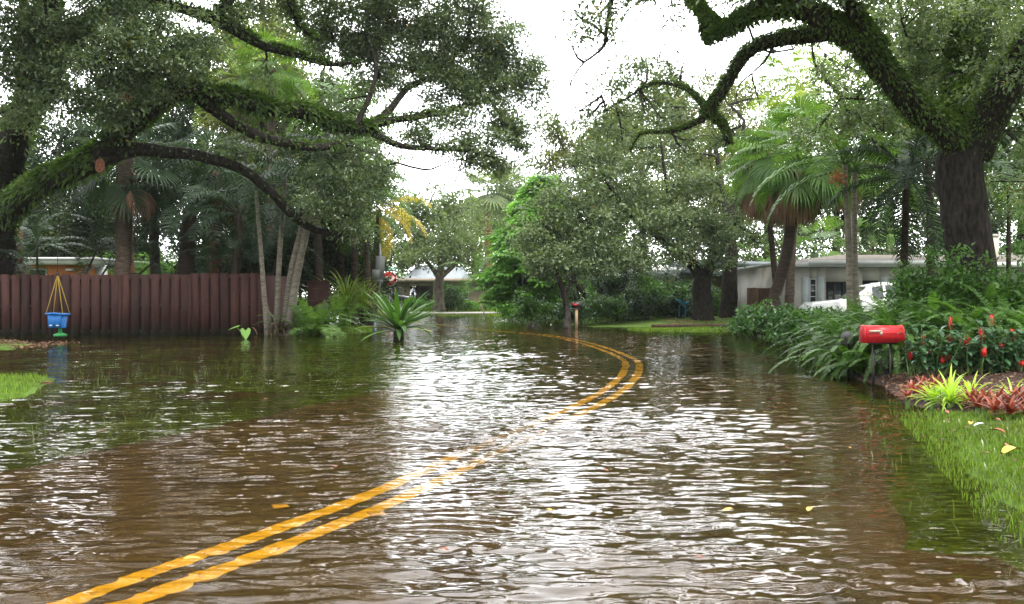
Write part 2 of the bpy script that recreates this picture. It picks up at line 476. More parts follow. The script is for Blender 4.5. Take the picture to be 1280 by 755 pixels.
def pinnate(mb, rng, o, az, el, L, leaflet=0.5, lw=0.035, n=34, bend=1.2, vee=0.3, hang=0.35, tone=0.45, stem=None, stem_r=0.012, bare=0.18, twist=0.0, spread=0.85):
    """feather frond: arching rachis with leaflets down both sides"""
    k = 14
    t = np.linspace(0, 1, k)
    ang = el - bend * t ** 1.3
    h = np.array([math.cos(az), math.sin(az), 0.0])
    dl = L / (k - 1)
    d = h * np.cos(ang)[:, None] + np.array([0, 0, 1.0]) * np.sin(ang)[:, None]
    sv = np.array([-math.sin(az), math.cos(az), 0.0])
    pts = o + np.vstack([np.zeros(3), np.cumsum(d[:-1] * dl, axis=0)])
    pts = pts + sv * (np.sin(t * 2) * twist * L)[:, None]
    (stem or mb).tube(pts, np.linspace(stem_r, stem_r * 0.25, k), 4, cap=False, tone=tone + 0.25)
    u = np.linspace(bare, 0.99, n)
    for sgn in (-1, 1):
        uu = np.clip(u + rng.normal(0, .006, n), 0, 1)
        bp = np.stack([np.interp(uu, t, pts[:, i]) for i in range(3)], -1)
        tg = nrm(np.stack([np.interp(uu, t, d[:, i]) for i in range(3)], -1))
        prof = np.sin(np.clip((uu - bare) / (1 - bare), 0, 1) * math.pi * 0.85 + 0.35) ** 0.7
        ll = leaflet * prof * rng.uniform(.85, 1.1, n)
        upn = np.cross(tg, sv)
        upn = np.where(upn[:, 2:] < 0, -upn, upn)
        dd = nrm(tg * (1 - spread + .35) + sgn * sv * spread + upn * vee + rng.normal(0, 0.07, (n, 3)))
        mid = bp + dd * ll[:, None] * 0.5
        d2 = nrm(dd + np.array([0, 0, -1.0]) * hang * (1 + rng.uniform(0, .6, n))[:, None])
        tip = mid + d2 * ll[:, None] * 0.5
        wv = nrm(tg) * (lw * (0.6 + 0.4 * prof))[:, None] * 0.5
        V = np.stack([bp - wv * .5, bp + wv * .5, mid + wv, mid - wv, tip], 1).reshape(-1, 3)
        i = np.arange(n) * 5
        tn = np.clip(tone + rng.normal(0, .1, n), 0, .92)
        mb.add(V, np.stack([i, i + 1, i + 2, i + 3], -1), np.stack([i + 3, i + 2, i + 4], -1), tn)
    return pts

def fan(mb, rng, o, az, el, pet, Rr, n=30, bend=0.8, hang=0.5, tone=0.45, sw=0.05, stem=None, open_=2.3):
    """fan frond: petiole, then segments radiating from its end"""
    h = np.array([math.cos(az), math.sin(az), 0.0]); up = np.array([0, 0, 1.0])
    k = 7; t = np.linspace(0, 1, k); ang = el - bend * t
    d = h * np.cos(ang)[:, None] + up * np.sin(ang)[:, None]
    pts = o + np.vstack([np.zeros(3), np.cumsum(d[:-1] * pet / (k - 1), axis=0)])
    (stem or mb).tube(pts, np.linspace(.022, .012, k), 4, cap=False, tone=tone + .2)
    e = pts[-1]; ax = d[-1]; sv = np.array([-math.sin(az), math.cos(az), 0.0]); nn = np.cross(ax, sv)
    a = np.linspace(-open_, open_, n) + rng.normal(0, .02, n)
    dd = nrm(ax * np.cos(a)[:, None] + sv * np.sin(a)[:, None] + nn * 0.12)
    ll = Rr * (0.75 + 0.25 * np.cos(a)) * rng.uniform(.9, 1.05, n)
    p1 = e + dd * ll[:, None] * 0.5
    d2 = nrm(dd + np.array([0, 0, -1]) * hang * .5)
    p2 = p1 + d2 * ll[:, None] * 0.28
    d3 = nrm(d2 + np.array([0, 0, -1]) * hang * 1.6)
    p3 = p2 + d3 * ll[:, None] * 0.25
    ws = nrm(np.cross(dd, nn)) * sw
    V = np.stack([np.repeat(e[None], n, 0), p1 + ws * .62, p1 - ws * .62, p2 + ws * .42, p2 - ws * .42, p3], 1).reshape(-1, 3)
    i = np.arange(n) * 6
    tn = np.clip(tone + rng.normal(0, .09, n), 0, .92)
    mb.add(V, np.stack([i + 1, i + 3, i + 4, i + 2], -1), np.vstack([np.stack([i, i + 1, i + 2], -1)]), tn)
    mb.add(V, None, np.stack([i + 3, i + 5, i + 4], -1), tn)

def strap(mb, rng, o, az, el, L, wd, bend=1.0, tone=0.5, k=8, fold=0.25, shape=0.5, rise=0.0):
    """one long leaf blade curving under its weight"""
    t = np.linspace(0, 1, k); ang = el - bend * t ** 1.4
    h = np.array([math.cos(az), math.sin(az), 0.0])
    d = h * np.cos(ang)[:, None] + np.array([0, 0, 1.0]) * np.sin(ang)[:, None]
    pts = o + np.vstack([np.zeros(3), np.cumsum(d[:-1] * L / (k - 1), axis=0)])
    sv = np.array([-math.sin(az), math.cos(az), 0.0])
    pr = np.sin(np.clip(t * .93 + .07, 0, 1) ** (1 - shape * .4) * math.pi) ** 0.6
    pr[-1] = 0.02
    mb.strip(pts, wd * 0.5 * pr, sv, tone, fold)

def palm_feather(name, label, base, top, rad, nfr, L, leafm, barkm='palm_bark', seed=1, group=None, leaflet=0.55, lw=0.04, n=34, el=(-0.5, 1.35), bend=1.3, hang=.5, bulge=None, cat='palm tree', tone=.45, mid=None, vee=.25):
    rng = np.random.default_rng(seed)
    root = thing(name, label, cat, base, group)
    b = np.array(base, float); tp = np.array(top, float)
    m = (b + tp) / 2 + (np.array(mid) if mid is not None else rng.normal(0, .06, 3) * np.linalg.norm(tp - b) * .2)
    ln, rr = smooth_line([b, m, tp], [rad * 1.15, rad, rad * .85], .25, rng, 0.03)
    rr = rr * (1 + 0.035 * np.sin(np.arange(len(rr)) * 2.4)) * (1 + .4 * np.exp(-np.arange(len(rr)) / 2.5))
    MB().tube(ln, rr, 12, rough=.015, rng=rng).build('trunk', M[barkm], root, smooth=True)
    mb = MB()
    for i in range(nfr):
        f = (i + .5) / nfr
        e = el[1] + (el[0] - el[1]) * f + rng.normal(0, .1)
        pinnate(mb, rng, tp + rng.normal(0, .04, 3), i * 2.39996 + rng.normal(0, .15), e, L * rng.uniform(.8, 1.1), leaflet, lw, n, bend * rng.uniform(.8, 1.2), vee, hang, np.clip(tone + rng.normal(0, .13), .05, .8), stem_r=.02, twist=rng.normal(0, .05))
    mb.build('crown', M[leafm], root)
    return root

def palm_fan(name, label, base, top, rad, nfr, pet, Rr, leafm, barkm='palm_bark', seed=1, dead=0, group=None, cat='palm tree', mid=None, sw=.05, n=30, tone=.45, el=(-.7, 1.4), hang=.6):
    rng = np.random.default_rng(seed)
    root = thing(name, label, cat, base, group)
    b = np.array(base, float); tp = np.array(top, float)
    m = (b + tp) / 2 + (np.array(mid) if mid is not None else 0)
    ln, rr = smooth_line([b, m, tp], [rad * 1.1, rad, rad * .95], .22, rng, 0.04)
    rr = rr * (1 + .35 * np.exp(-np.arange(len(rr)) / 2.0))
    MB().tube(ln, rr, 14, rough=.03, rng=rng).build('trunk', M[barkm], root, smooth=True)
    mb = MB()
    for i in range(nfr):
        f = (i + .5) / nfr
        e = el[1] + (el[0] - el[1]) * f + rng.normal(0, .1)
        fan(mb, rng, tp + rng.normal(0, .05, 3), i * 2.39996 + rng.normal(0, .2), e, pet * rng.uniform(.8, 1.15), Rr * rng.uniform(.85, 1.1), n, .7, hang, np.clip(tone + rng.normal(0, .14), .05, .8), sw)
    mb.build('crown', M[leafm], root)
    if dead:
        md = MB()
        for i in range(dead):
            fan(md, rng, tp + np.array([0, 0, -.15]), i * 2.39996 + 1, -1.0 + rng.normal(0, .15), pet * .8, Rr * .9, n, .5, 1.6, np.clip(rng.normal(.45, .2), 0, .8), sw * .8, open_=1.2)
        md.build('dead_fronds', M['dead_frond'], root)
    return root

def bush(name, label, cat, c, r, leafm, leaf=0.12, lai=3.0, seed=1, group=None, asp=.45, clump=.2, stems=9, stemm='twig', up=.5, per=16, gaps=.25, stem_r=.012, tone=0.0, blobs=4, droop=0.0):
    """shrub: stems rising from the ground into leafy clumps; c is the ground point"""
    rng = np.random.default_rng(seed)
    c = np.array(c, float)
    root = thing(name, label, cat, c, group)
    mb, st = MB(), MB()
    for i in range(blobs):
        o = c + np.array([rng.uniform(-.45, .45) * r[0], rng.uniform(-.45, .45) * r[1], r[2] * rng.uniform(.42, .68)])
        if i == 0: o = c + np.array([0, 0, r[2] * .55])
        f = 1.0 if i == 0 else rng.uniform(.5, .7)
        q = leaf_blob(mb, rng, o, (r[0] * f, r[1] * f, r[2] * .5 * (f if i else 1)), leaf, lai, clump, per, up=up, asp=asp, gaps=gaps, tone_shift=tone + rng.normal(0, .07), droop=droop)
        for p in q[:max(2, stems // blobs + 1)]:
            b = c + np.array([rng.normal(0, .12) * r[0], rng.normal(0, .12) * r[1], -.08])
            t = np.linspace(0, 1, 6)[:, None]
            st.tube(b + (p - b) * t + np.sin(t * math.pi) * rng.normal(0, .06, 3) * r[2], np.linspace(stem_r, stem_r * .3, 6), 5, cap=False)
    mb.build('foliage', M[leafm], root)
    st.build('stems', M[stemm], root)
    return root

# ================================================================ THE SETTING
def poly_sd(px, py, poly):
    """signed distance to a polygon, positive inside (numpy)"""
    poly = np.asarray(poly, float)
    inside = np.zeros(px.shape, bool); dist = np.full(px.shape, 1e9)
    n = len(poly)
    for i in range(n):
        x0, y0 = poly[i]; x1, y1 = poly[(i + 1) % n]
        c = ((y0 > py) != (y1 > py))
        xin = (x1 - x0) * (py - y0) / ((y1 - y0) if abs(y1 - y0) > 1e-9 else 1e-9) + x0
        inside ^= c & (px < xin)
        dx, dy = x1 - x0, y1 - y0; L = dx * dx + dy * dy + 1e-12
        t = np.clip(((px - x0) * dx + (py - y0) * dy) / L, 0, 1)
        dist = np.minimum(dist, np.hypot(px - x0 - t * dx, py - y0 - t * dy))
    return np.where(inside, dist, -dist)
def g2(px, py):
    a = G(px, py); return (a[0], a[1])
# land standing out of the water: (outline, slope, height cap)
LAND = [
    ([(2.3, -4), (2.55, 3), g2(1292, 668), g2(1240, 640), g2(1195, 602), g2(1150, 545), g2(1122, 508), g2(1108, 482), g2(1068, 463), g2(1012, 437), g2(935, 419), (9.4, 28.5), (15, 30), (40, 30), (40, -4)], 0.13, 0.30),
    ([(8.2, 29.5), (15, 33), (16, 37.5), (7.5, 37.2), (3.5, 37.6), (2.6, 38.5), (2.4, 42), (1.0, 46), (0.0, 50), (-0.6, 58), (-0.6, 66), (60, 66), (60, 29.5)], 0.08, 0.25),
    ([(-90, 72), (90, 72), (200, 400), (-200, 400)], 0.05, 0.35),
    ([(-8.6, 14.2), (-7.0, 13.9), g2(38, 488), g2(30, 497), g2(-8, 503), (-8.5, 11.2), (-9.5, 12)], 0.25, 0.035),
    ([g2(-30, 426), g2(20, 426), g2(42, 431), g2(20, 437), g2(-30, 439)], 0.12, 0.07),
    ([g2(415, 411), g2(462, 410), g2(468, 414), g2(440, 417), g2(412, 417)], 0.25, 0.05),
    ([(4.2, 33.9), (5.0, 34.4), (9.0, 34.6), (9.0, 32.6), (6.5, 32.1), (4.6, 32.6)], 0.2, 0.035),
    ([(-60, 31.2), (-9.2, 31.2), (-7.8, 33), (-8.5, 40), (-11, 55), (-60, 55)], 0.06, 0.15),
]
CENTRE = [(-3.1, 0.6)] + [(g2(x, y)[0] * (1 + .11 / g2(x, y)[1]), g2(x, y)[1] + .11) for x, y in ((128, 755), (343, 675), (500, 613), (600, 566), (703, 521), (768, 487), (790, 461), (780, 446), (729, 428), (682, 419), (635, 415), (600, 411.5))] + [(-5, 44), (-11.5, 50.5), (-22, 57)]
cl, _ = smooth_line([(x, y, 0) for x, y in CENTRE], np.ones(len(CENTRE)), 0.25)

def ground_h(x, y):
    h = np.full(x.shape, -0.10)
    for poly, sl, cap in LAND:
        sdv = poly_sd(x, y, poly)
        h = np.maximum(h, np.clip(sdv * sl, -0.2, cap))
    for s, a in ((0.9, .012), (2.7, .006)):
        h = h + a * (np.sin(x * s + 1.3 * np.sin(y * s * .7)) + np.sin(y * s * 1.2 + np.sin(x * s * .8 + 2)))
    return h
def build_ground():
    xs = np.concatenate([-np.geomspace(900, 24, 16)[:-1], np.arange(-24, -8, .5), np.arange(-8, 12, .25), np.arange(12, 30, .6), np.geomspace(30, 900, 16)])
    ys = np.concatenate([-np.geomspace(300, 5, 8)[:-1], np.arange(-5, 2, .5), np.arange(2, 45, .25), np.arange(45, 80, .7), np.geomspace(80, 1500, 18)])
    Xg, Yg = np.meshgrid(xs, ys)
    h = ground_h(Xg, Yg)
    for s, a in ():
        h = h + a * (np.sin(Xg * s + 1.3 * np.sin(Yg * s * .7)) + np.sin(Yg * s * 1.2 + np.sin(Xg * s * .8 + 2)))
    d = np.full(Xg.shape, 1e9)
    near = (np.abs(Xg) < 30) & (Yg > -6) & (Yg < 66)
    q = cl[::4]
    for i in range(len(q)):
        d[near] = np.minimum(d[near], np.hypot(Xg[near] - q[i, 0], Yg[near] - q[i, 1]))
    h = np.where(d < 3.6, np.minimum(h, -0.155), h)
    k = len(xs); n = len(ys)
    i = np.arange(n - 1)[:, None] * k; j = np.arange(k - 1)[None]
    Q = np.stack([i + j, i + j + 1, i + k + j + 1, i + k + j], -1).reshape(-1, 4)
    m, t, b = newmat('ground')
    n1 = tex(t, 0.7, 6); n2 = tex(t, 14, 6)
    r1 = ramp(t, [(0.35, (0.075, 0.06, 0.025)), (0.45, (0.06, 0.1, 0.022)), (0.7, (0.1, 0.18, 0.035))])
    r2 = ramp(t, [(0.3, (0.55, 0.55, 0.55)), (0.7, (1.25, 1.2, 1.1))])
    mm = t.nodes.new('ShaderNodeMix'); mm.data_type = 'RGBA'; mm.blend_type = 'MULTIPLY'; mm.inputs[0].default_value = 1
    t.links.new(n1.outputs['Fac'], r1.inputs['Fac']); t.links.new(n2.outputs['Fac'], r2.inputs['Fac'])
    t.links.new(r1.outputs['Color'], mm.inputs[6]); t.links.new(r2.outputs['Color'], mm.inputs[7])
    t.links.new(mm.outputs[2], b.inputs['Base Color']); b.inputs['Roughness'].default_value = 1; b.inputs['Specular IOR Level'].default_value = .05
    bp = t.nodes.new('ShaderNodeBump'); bp.inputs['Distance'].default_value = .03
    t.links.new(n2.outputs['Fac'], bp.inputs['Height']); t.links.new(bp.outputs[0], b.inputs['Normal'])
    o = MB().add(np.stack([Xg, Yg, h], -1), Q).build('ground', m, smooth=True)
    tag(o, kind='structure')
build_ground()

# road: a ribbon along the centre line, with the double yellow line on it
tg = nrm(np.gradient(cl, axis=0)); sdn = np.stack([tg[:, 1], -tg[:, 0], np.zeros(len(tg))], -1)   # to the right of travel
def ribbon(off0, off1, z, wob=0.0, seed=0, a=0, b=None, cols=1):
    rng = np.random.default_rng(seed)
    c = cl[a:b]; s = sdn[a:b]
    us = np.linspace(0, 1, cols + 1)
    rows = []
    w0 = rng.normal(0, wob, (len(c), 1)); w1 = rng.normal(0, wob, (len(c), 1))
    for u in us:
        o = (off0 + w0) * (1 - u) + (off1 + w1) * u
        rows.append(c + s * o + np.array([0, 0, z + 0.03 * (1 - ((off0 * (1 - u) + off1 * u) / 3.0) ** 2) if True else z]))
    V = np.stack(rows, 1).reshape(-1, 3); k = cols + 1
    i = np.arange(len(c) - 1)[:, None] * k; j = np.arange(cols)[None]
    return MB().add(V, np.stack([i + j, i + k + j, i + k + j + 1, i + j + 1], -1).reshape(-1, 4))
m, t, b = newmat('road')
n1 = tex(t, 1.3, 6); n2 = tex(t, 90, 3)
r1 = ramp(t, [(0.3, (0.06, 0.046, 0.026)), (0.7, (0.115, 0.092, 0.055))]); r2 = ramp(t, [(0.3, (.7, .7, .7)), (.75, (1.3, 1.3, 1.3))])
mm = t.nodes.new('ShaderNodeMix'); mm.data_type = 'RGBA'; mm.blend_type = 'MULTIPLY'; mm.inputs[0].default_value = 1
t.links.new(n1.outputs['Fac'], r1.inputs['Fac']); t.links.new(n2.outputs['Fac'], r2.inputs['Fac'])
t.links.new(r1.outputs['Color'], mm.inputs[6]); t.links.new(r2.outputs['Color'], mm.inputs[7]); t.links.new(mm.outputs[2], b.inputs['Base Color'])
b.inputs['Roughness'].default_value = .9
tag(ribbon(-3.0, 3.05, -0.125, .03, 1, cols=12).build('road', m, smooth=True), kind='structure')
tag(MB().add([[1.55, 2.3, -.1], [4.5, 2.3, -.1], [4.5, 3.9, -.08], [3.2, 4.25, -.09], [1.75, 4.7, -.1], [1.35, 4.2, -.1]], [[0, 1, 2, 3], [0, 3, 4, 5]]).build('driveway', m), kind='structure')
m, t, b = newmat('road_paint')
n1 = tex(t, 26, 6)
r1 = ramp(t, [(0.28, (0.30, 0.17, 0.03)), (0.42, (0.9, 0.58, 0.03)), (0.7, (0.97, 0.66, 0.04))])
# washout by sky glare painted into the lines: they fade to brown midway
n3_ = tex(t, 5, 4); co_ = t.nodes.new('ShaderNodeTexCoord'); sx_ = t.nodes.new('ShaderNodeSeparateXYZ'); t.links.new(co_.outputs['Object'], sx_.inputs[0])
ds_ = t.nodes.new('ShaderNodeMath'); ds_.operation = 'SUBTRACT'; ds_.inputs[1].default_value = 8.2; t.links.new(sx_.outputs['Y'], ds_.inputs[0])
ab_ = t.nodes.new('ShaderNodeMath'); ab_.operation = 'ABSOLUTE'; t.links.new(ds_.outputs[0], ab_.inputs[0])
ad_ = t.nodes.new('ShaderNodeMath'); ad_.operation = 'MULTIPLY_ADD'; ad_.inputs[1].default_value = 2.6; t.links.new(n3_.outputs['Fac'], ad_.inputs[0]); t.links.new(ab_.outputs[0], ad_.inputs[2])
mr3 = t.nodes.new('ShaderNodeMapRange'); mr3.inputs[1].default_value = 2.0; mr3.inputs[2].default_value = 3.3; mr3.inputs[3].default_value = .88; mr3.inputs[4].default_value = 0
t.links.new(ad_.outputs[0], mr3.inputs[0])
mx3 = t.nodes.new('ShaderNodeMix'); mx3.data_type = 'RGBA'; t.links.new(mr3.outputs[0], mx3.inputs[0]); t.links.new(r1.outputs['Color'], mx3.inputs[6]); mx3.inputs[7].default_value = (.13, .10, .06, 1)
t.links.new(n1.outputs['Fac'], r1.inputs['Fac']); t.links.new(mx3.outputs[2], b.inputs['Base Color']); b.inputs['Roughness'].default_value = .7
NL = len(cl) - 70
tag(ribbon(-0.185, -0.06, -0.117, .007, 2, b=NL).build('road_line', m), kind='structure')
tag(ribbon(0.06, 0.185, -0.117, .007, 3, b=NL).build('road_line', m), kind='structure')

# water: a slightly brown, rippled sheet that shows its bed
def build_water():
    m, t, b = newmat('flood_water'); t.nodes.remove(b)
    out = t.nodes['Material Output']
    geo = t.nodes.new('ShaderNodeNewGeometry')
    acc = geo.outputs['Normal']
    for sc3, amp in (((5, 14, 1), (.05, .16, 0)), ((13, 34, 1), (.05, .13, 0))):
        n1 = tex(t, 1.0, 2, mapping=sc3, rough=.5)
        s1 = t.nodes.new('ShaderNodeVectorMath'); s1.operation = 'SUBTRACT'; s1.inputs[1].default_value = (.5, .5, .5)
        s2 = t.nodes.new('ShaderNodeVectorMath'); s2.operation = 'MULTIPLY'; s2.inputs[1].default_value = tuple(a * RIPPLE for a in amp)
        s3 = t.nodes.new('ShaderNodeVectorMath'); s3.operation = 'ADD'
        t.links.new(n1.outputs['Color'], s1.inputs[0]); t.links.new(s1.outputs[0], s2.inputs[0]); t.links.new(s2.outputs[0], s3.inputs[0]); t.links.new(acc, s3.inputs[1]); acc = s3.outputs[0]
    nn = t.nodes.new('ShaderNodeVectorMath'); nn.operation = 'NORMALIZE'; t.links.new(acc, nn.inputs[0])
    N = nn.outputs[0]
    fr = t.nodes.new('ShaderNodeFresnel'); fr.inputs['IOR'].default_value = 1.33; t.links.new(N, fr.inputs['Normal'])
    gl = t.nodes.new('ShaderNodeBsdfGlossy'); gl.inputs['Roughness'].default_value = 0.02; t.links.new(N, gl.inputs['Normal'])
    tr = t.nodes.new('ShaderNodeBsdfRefraction'); tr.inputs['Color'].default_value = (0.84, 0.71, 0.47, 1); tr.inputs['IOR'].default_value = 1.33; tr.inputs['Roughness'].default_value = .0
    t.links.new(geo.outputs['Normal'], tr.inputs['Normal'])
    ms = t.nodes.new('ShaderNodeMixShader')
    t.links.new(fr.outputs[0], ms.inputs[0]); t.links.new(tr.outputs[0], ms.inputs[1]); t.links.new(gl.outputs[0], ms.inputs[2])
    t.links.new(ms.outputs[0], out.inputs['Surface'])
    rng = np.random.default_rng(9)
    # rows and columns grow coarser away from the near reach of the street
    ys = [2.2]
    while ys[-1] < 66: ys.append(ys[-1] + max(.014, .0031 * ys[-1]))
    ys = np.array(ys)
    xp = list(np.arange(0, 4.6, .04))
    while xp[-1] < 38: xp.append(xp[-1] + max(.04, .0125 * xp[-1] - .01))
    xs = np.concatenate([-np.array(xp[1:])[::-1], xp])
    Xg, Yg = np.meshgrid(xs, ys); Z = np.zeros_like(Xg)
    dy = np.gradient(ys)[:, None]; dx = np.gradient(xs)[None]
    # gusts: calmer and rougher patches
    gust = np.zeros_like(Xg)
    for k in range(7):
        kk = rng.uniform(.25, 1.5); a = rng.uniform(0, 6.28); gust += np.sin(Xg * kk * math.cos(a) * .6 + Yg * kk * math.sin(a) + rng.uniform(0, 6.28))
    gust = np.clip(.85 + .17 * gust, .35, 1.5)
    n = 96
    for k in range(n):
        lam = .055 * (.62 / .055) ** rng.random()
        a = math.pi / 2 + rng.normal(0, .36) + (math.pi if rng.random() < .3 else 0)
        kk = 2 * math.pi / lam; slope = WAVE * (1.08 if lam < .2 else .32)
        amp = slope / kk * np.clip((lam / (3.2 * np.maximum(dy, dx * abs(math.cos(a)) * 1.5)) - .6) / .8, 0, 1)
        ph = kk * (Xg * math.cos(a) + Yg * math.sin(a)) + rng.uniform(0, 6.28)
        warp = .9 * np.sin(Xg * .9 + rng.uniform(0, 6)) * np.sin(Yg * .7 + rng.uniform(0, 6)) * min(kk * .12, 2.5)
        Z += amp * np.sin(ph + warp)
    Z *= gust
    for cx_, cy_, r_ in ((-.35, 4.6, .8), (1.7, 4.0, .8), (1.35, 4.25, .5), (.6, 3.8, .7)):
        rr = np.hypot(Xg - cx_, (Yg - cy_)); Z += .004 * np.exp(-rr / r_ * 1.6) * np.sin(rr * 2 * math.pi / .13)
    edge = np.minimum(np.minimum(Xg - xs[0], xs[-1] - Xg), np.minimum((Yg - ys[0]) * 3, ys[-1] - Yg))
    Z *= np.clip(edge / 1.0, 0, 1)
    k = len(xs); nr = len(ys)
    i = np.arange(nr - 1)[:, None] * k; j = np.arange(k - 1)[None]
    mb = MB().add(np.stack([Xg, Yg, Z], -1), np.stack([i + j, i + j + 1, i + k + j + 1, i + k + j], -1).reshape(-1, 4))
    xa, xb, ya, yb = xs[0], xs[-1], ys[0], ys[-1]
    ox, oy = [-90, xa, xb, 90], [-15, ya, yb, 90]
    for p in range(3):
        for q in range(3):
            if (p, q) != (1, 1): mb.add([[ox[p], oy[q], 0], [ox[p + 1], oy[q], 0], [ox[p + 1], oy[q + 1], 0], [ox[p], oy[q + 1], 0]], [[0, 1, 2, 3]])
    o = mb.build('flood_water', m, smooth=True); tag(o, kind='structure')
WAVE = 0.029; RIPPLE = 1.7
build_water()

# far cross street and a concrete drive, just out of the water
M['concrete'] = solid('concrete', (0.42, 0.4, 0.37), 0.9, scale=3, bump=.003)
tag(MB().box((-2.2, 69.2, 0.0), (13.5, 4.2, 0.06)).build('driveway', M['concrete']), kind='structure')
M['mulch'] = solid('mulch', (0.075, 0.036, 0.02), 0.95, c2=(0.01, 0.006, 0.004), scale=40, bump=.06)
def sheet(name, poly, z, mat, n=40):
    poly = np.asarray(poly, float)
    lo, hi = poly.min(0), poly.max(0)
    xs = np.linspace(lo[0], hi[0], n); ys = np.linspace(lo[1], hi[1], n)
    Xg, Yg = np.meshgrid(xs, ys)
    s = poly_sd(Xg, Yg, poly)
    h = np.maximum(ground_h(Xg, Yg), -0.12) + np.clip(s * .25, -.08, z)
    i = np.arange(n - 1)[:, None] * n; j = np.arange(n - 1)[None]
    Q = np.stack([i + j, i + j + 1, i + n + j + 1, i + n + j], -1).reshape(-1, 4)
    keep = (s.ravel()[Q] > -.25).any(1)
    return MB().add(np.stack([Xg, Yg, h], -1), Q[keep]).build(name, mat, smooth=True)
tag(sheet('mulch_bed', [g2(1100, 481), g2(1130, 505), g2(1200, 522), g2(1300, 532), (11, 9.5), (13, 18), g2(1040, 462), g2(1062, 474)], 0.05, M['mulch']), kind='structure')

# ================================================================ FENCES
def woodpaint(name, c, c2):
    m, t, bs = newmat(name)
    n = tex(t, 2.2, 8, mapping=(2.5, 1, .5)); r = ramp(t, [(.3, c2), (.68, c)])
    t.links.new(n.outputs['Fac'], r.inputs['Fac'])
    at = t.nodes.new('ShaderNodeAttribute'); at.attribute_name = 'tone'
    mr_ = t.nodes.new('ShaderNodeMapRange'); mr_.inputs[3].default_value = .5; mr_.inputs[4].default_value = 1.15
    t.links.new(at.outputs['Fac'], mr_.inputs[0])
    sc2 = t.nodes.new('ShaderNodeVectorMath'); sc2.operation = 'SCALE'
    t.links.new(r.outputs['Color'], sc2.inputs[0]); t.links.new(mr_.outputs[0], sc2.inputs['Scale'])
    # algae and damp left by the water along the foot
    g = t.nodes.new('ShaderNodeNewGeometry'); sp = t.nodes.new('ShaderNodeSeparateXYZ'); t.links.new(g.outputs['Position'], sp.inputs[0])
    n2 = tex(t, 3.5, 5); ad = t.nodes.new('ShaderNodeMath'); ad.operation = 'MULTIPLY_ADD'; ad.inputs[1].default_value = -.75
    t.links.new(n2.outputs['Fac'], ad.inputs[0]); t.links.new(sp.outputs['Z'], ad.inputs[2])
    m2 = t.nodes.new('ShaderNodeMapRange'); m2.inputs[1].default_value = -.32; m2.inputs[2].default_value = .02; m2.inputs[3].default_value = .85; m2.inputs[4].default_value = 0
    t.links.new(ad.outputs[0], m2.inputs[0])
    mm2 = t.nodes.new('ShaderNodeMix'); mm2.data_type = 'RGBA'; t.links.new(m2.outputs[0], mm2.inputs[0]); t.links.new(sc2.outputs[0], mm2.inputs[6]); mm2.inputs[7].default_value = (.018, .022, .01, 1)
    t.links.new(mm2.outputs[2], bs.inputs['Base Color']); bs.inputs['Roughness'].default_value = .8
    bp = t.nodes.new('ShaderNodeBump'); bp.inputs['Distance'].default_value = .004; t.links.new(n.outputs['Fac'], bp.inputs['Height']); t.links.new(bp.outputs[0], bs.inputs['Normal'])
    return m
M['fence'] = woodpaint('fence_paint', (0.088, 0.030, 0.021), (0.045, 0.016, 0.012))
def board_fence(name, label, x0, x1, y, z0, z1, pitch, bw, mat, npanel, rails=(0.1, .5, .93), seed=3, group=None):
    rng = np.random.default_rng(seed)
    r = thing(name, label, 'fence', ((x0 + x1) / 2, y, z0), group)
    pl = (x1 - x0) / npanel
    for k in range(npanel):
        a = x0 + k * pl; mb = MB(); n = max(1, int(round(pl / pitch)))
        dz = rng.normal(0, .022)
        for i in range(n):
            cx = a + (i + .5) * pl / n
            mb.box((cx + rng.normal(0, .004), y - .035, (z0 + z1) / 2 + dz + rng.normal(0, .006)), (bw, .018, z1 - z0 + rng.normal(0, .012)), tilt=rng.normal(0, .006), tone=rng.random())
            mb.box((cx + pl / n / 2, y + .035, (z0 + z1) / 2 + dz + rng.normal(0, .006) - .01), (bw, .018, z1 - z0 - .02), tone=rng.random())
        mb.build('boards', mat, r)
        for f in rails:
            MB().box((a + pl / 2, y, z0 + (z1 - z0) * f + dz), (pl - .004, .045, .09)).build('rail', mat, r)
    for k in range(npanel + 1):
        MB().box((x0 + k * pl, y + .0, (z0 + z1) / 2 - .02), (.1, .12, z1 - z0 + .0)).build('post', mat, r)
    return r
FY = 30.0
fx0, fx1 = X(-110, FY), X(325, FY)
board_fence('privacy_fence', 'long dark reddish brown board on board fence standing in the flood water', fx0, fx1, FY, -.12, 1.95, .325, .262, M['fence'], 5)
M['fence2'] = solid('fence_paint_lit', (0.085, 0.028, 0.022), 0.8, c2=(0.045, 0.016, 0.012), scale=2.2, mapping=(2.5, 1, .5), detail=8)
r = thing('fence_return', 'plain reddish fence end closing the long brown fence beside the leaning stems', 'fence', (fx1 + .3, FY + .6, 0))
MB().add([[fx1 + .06, FY - .03, -.1], [fx1 + .42, FY + 2.2, -.1], [fx1 + .42, FY + 2.2, 1.93], [fx1 + .06, FY - .03, 1.93], [fx1 + .03, FY + .0, -.1], [fx1 + .39, FY + 2.23, -.1], [fx1 + .39, FY + 2.23, 1.93], [fx1 + .03, FY + .0, 1.93]], [[0, 1, 2, 3], [5, 4, 7, 6], [3, 2, 6, 7], [0, 3, 7, 4], [1, 5, 6, 2]]).build('boards', M['fence2'], r)
MB().box((fx1 + .06, FY - .09, .93), (.12, .06, 2.0)).build('post', M['fence'], r)
r = thing('garden_wall', 'reddish garden wall half hidden behind the leaning pale stems', 'wall', (X(400, 34), 34, 0))
MB().box((X(398, 34), 34, .8), (.8, .12, 1.9)).box((X(398, 34), 34, 1.78), (.86, .2, .06)).build('wall', M['fence2'], r)
M['oldwood'] = solid('old_wood', (0.10, 0.055, 0.03), 0.85, c2=(0.04, 0.022, 0.014), scale=3, mapping=(3, 1, .4))
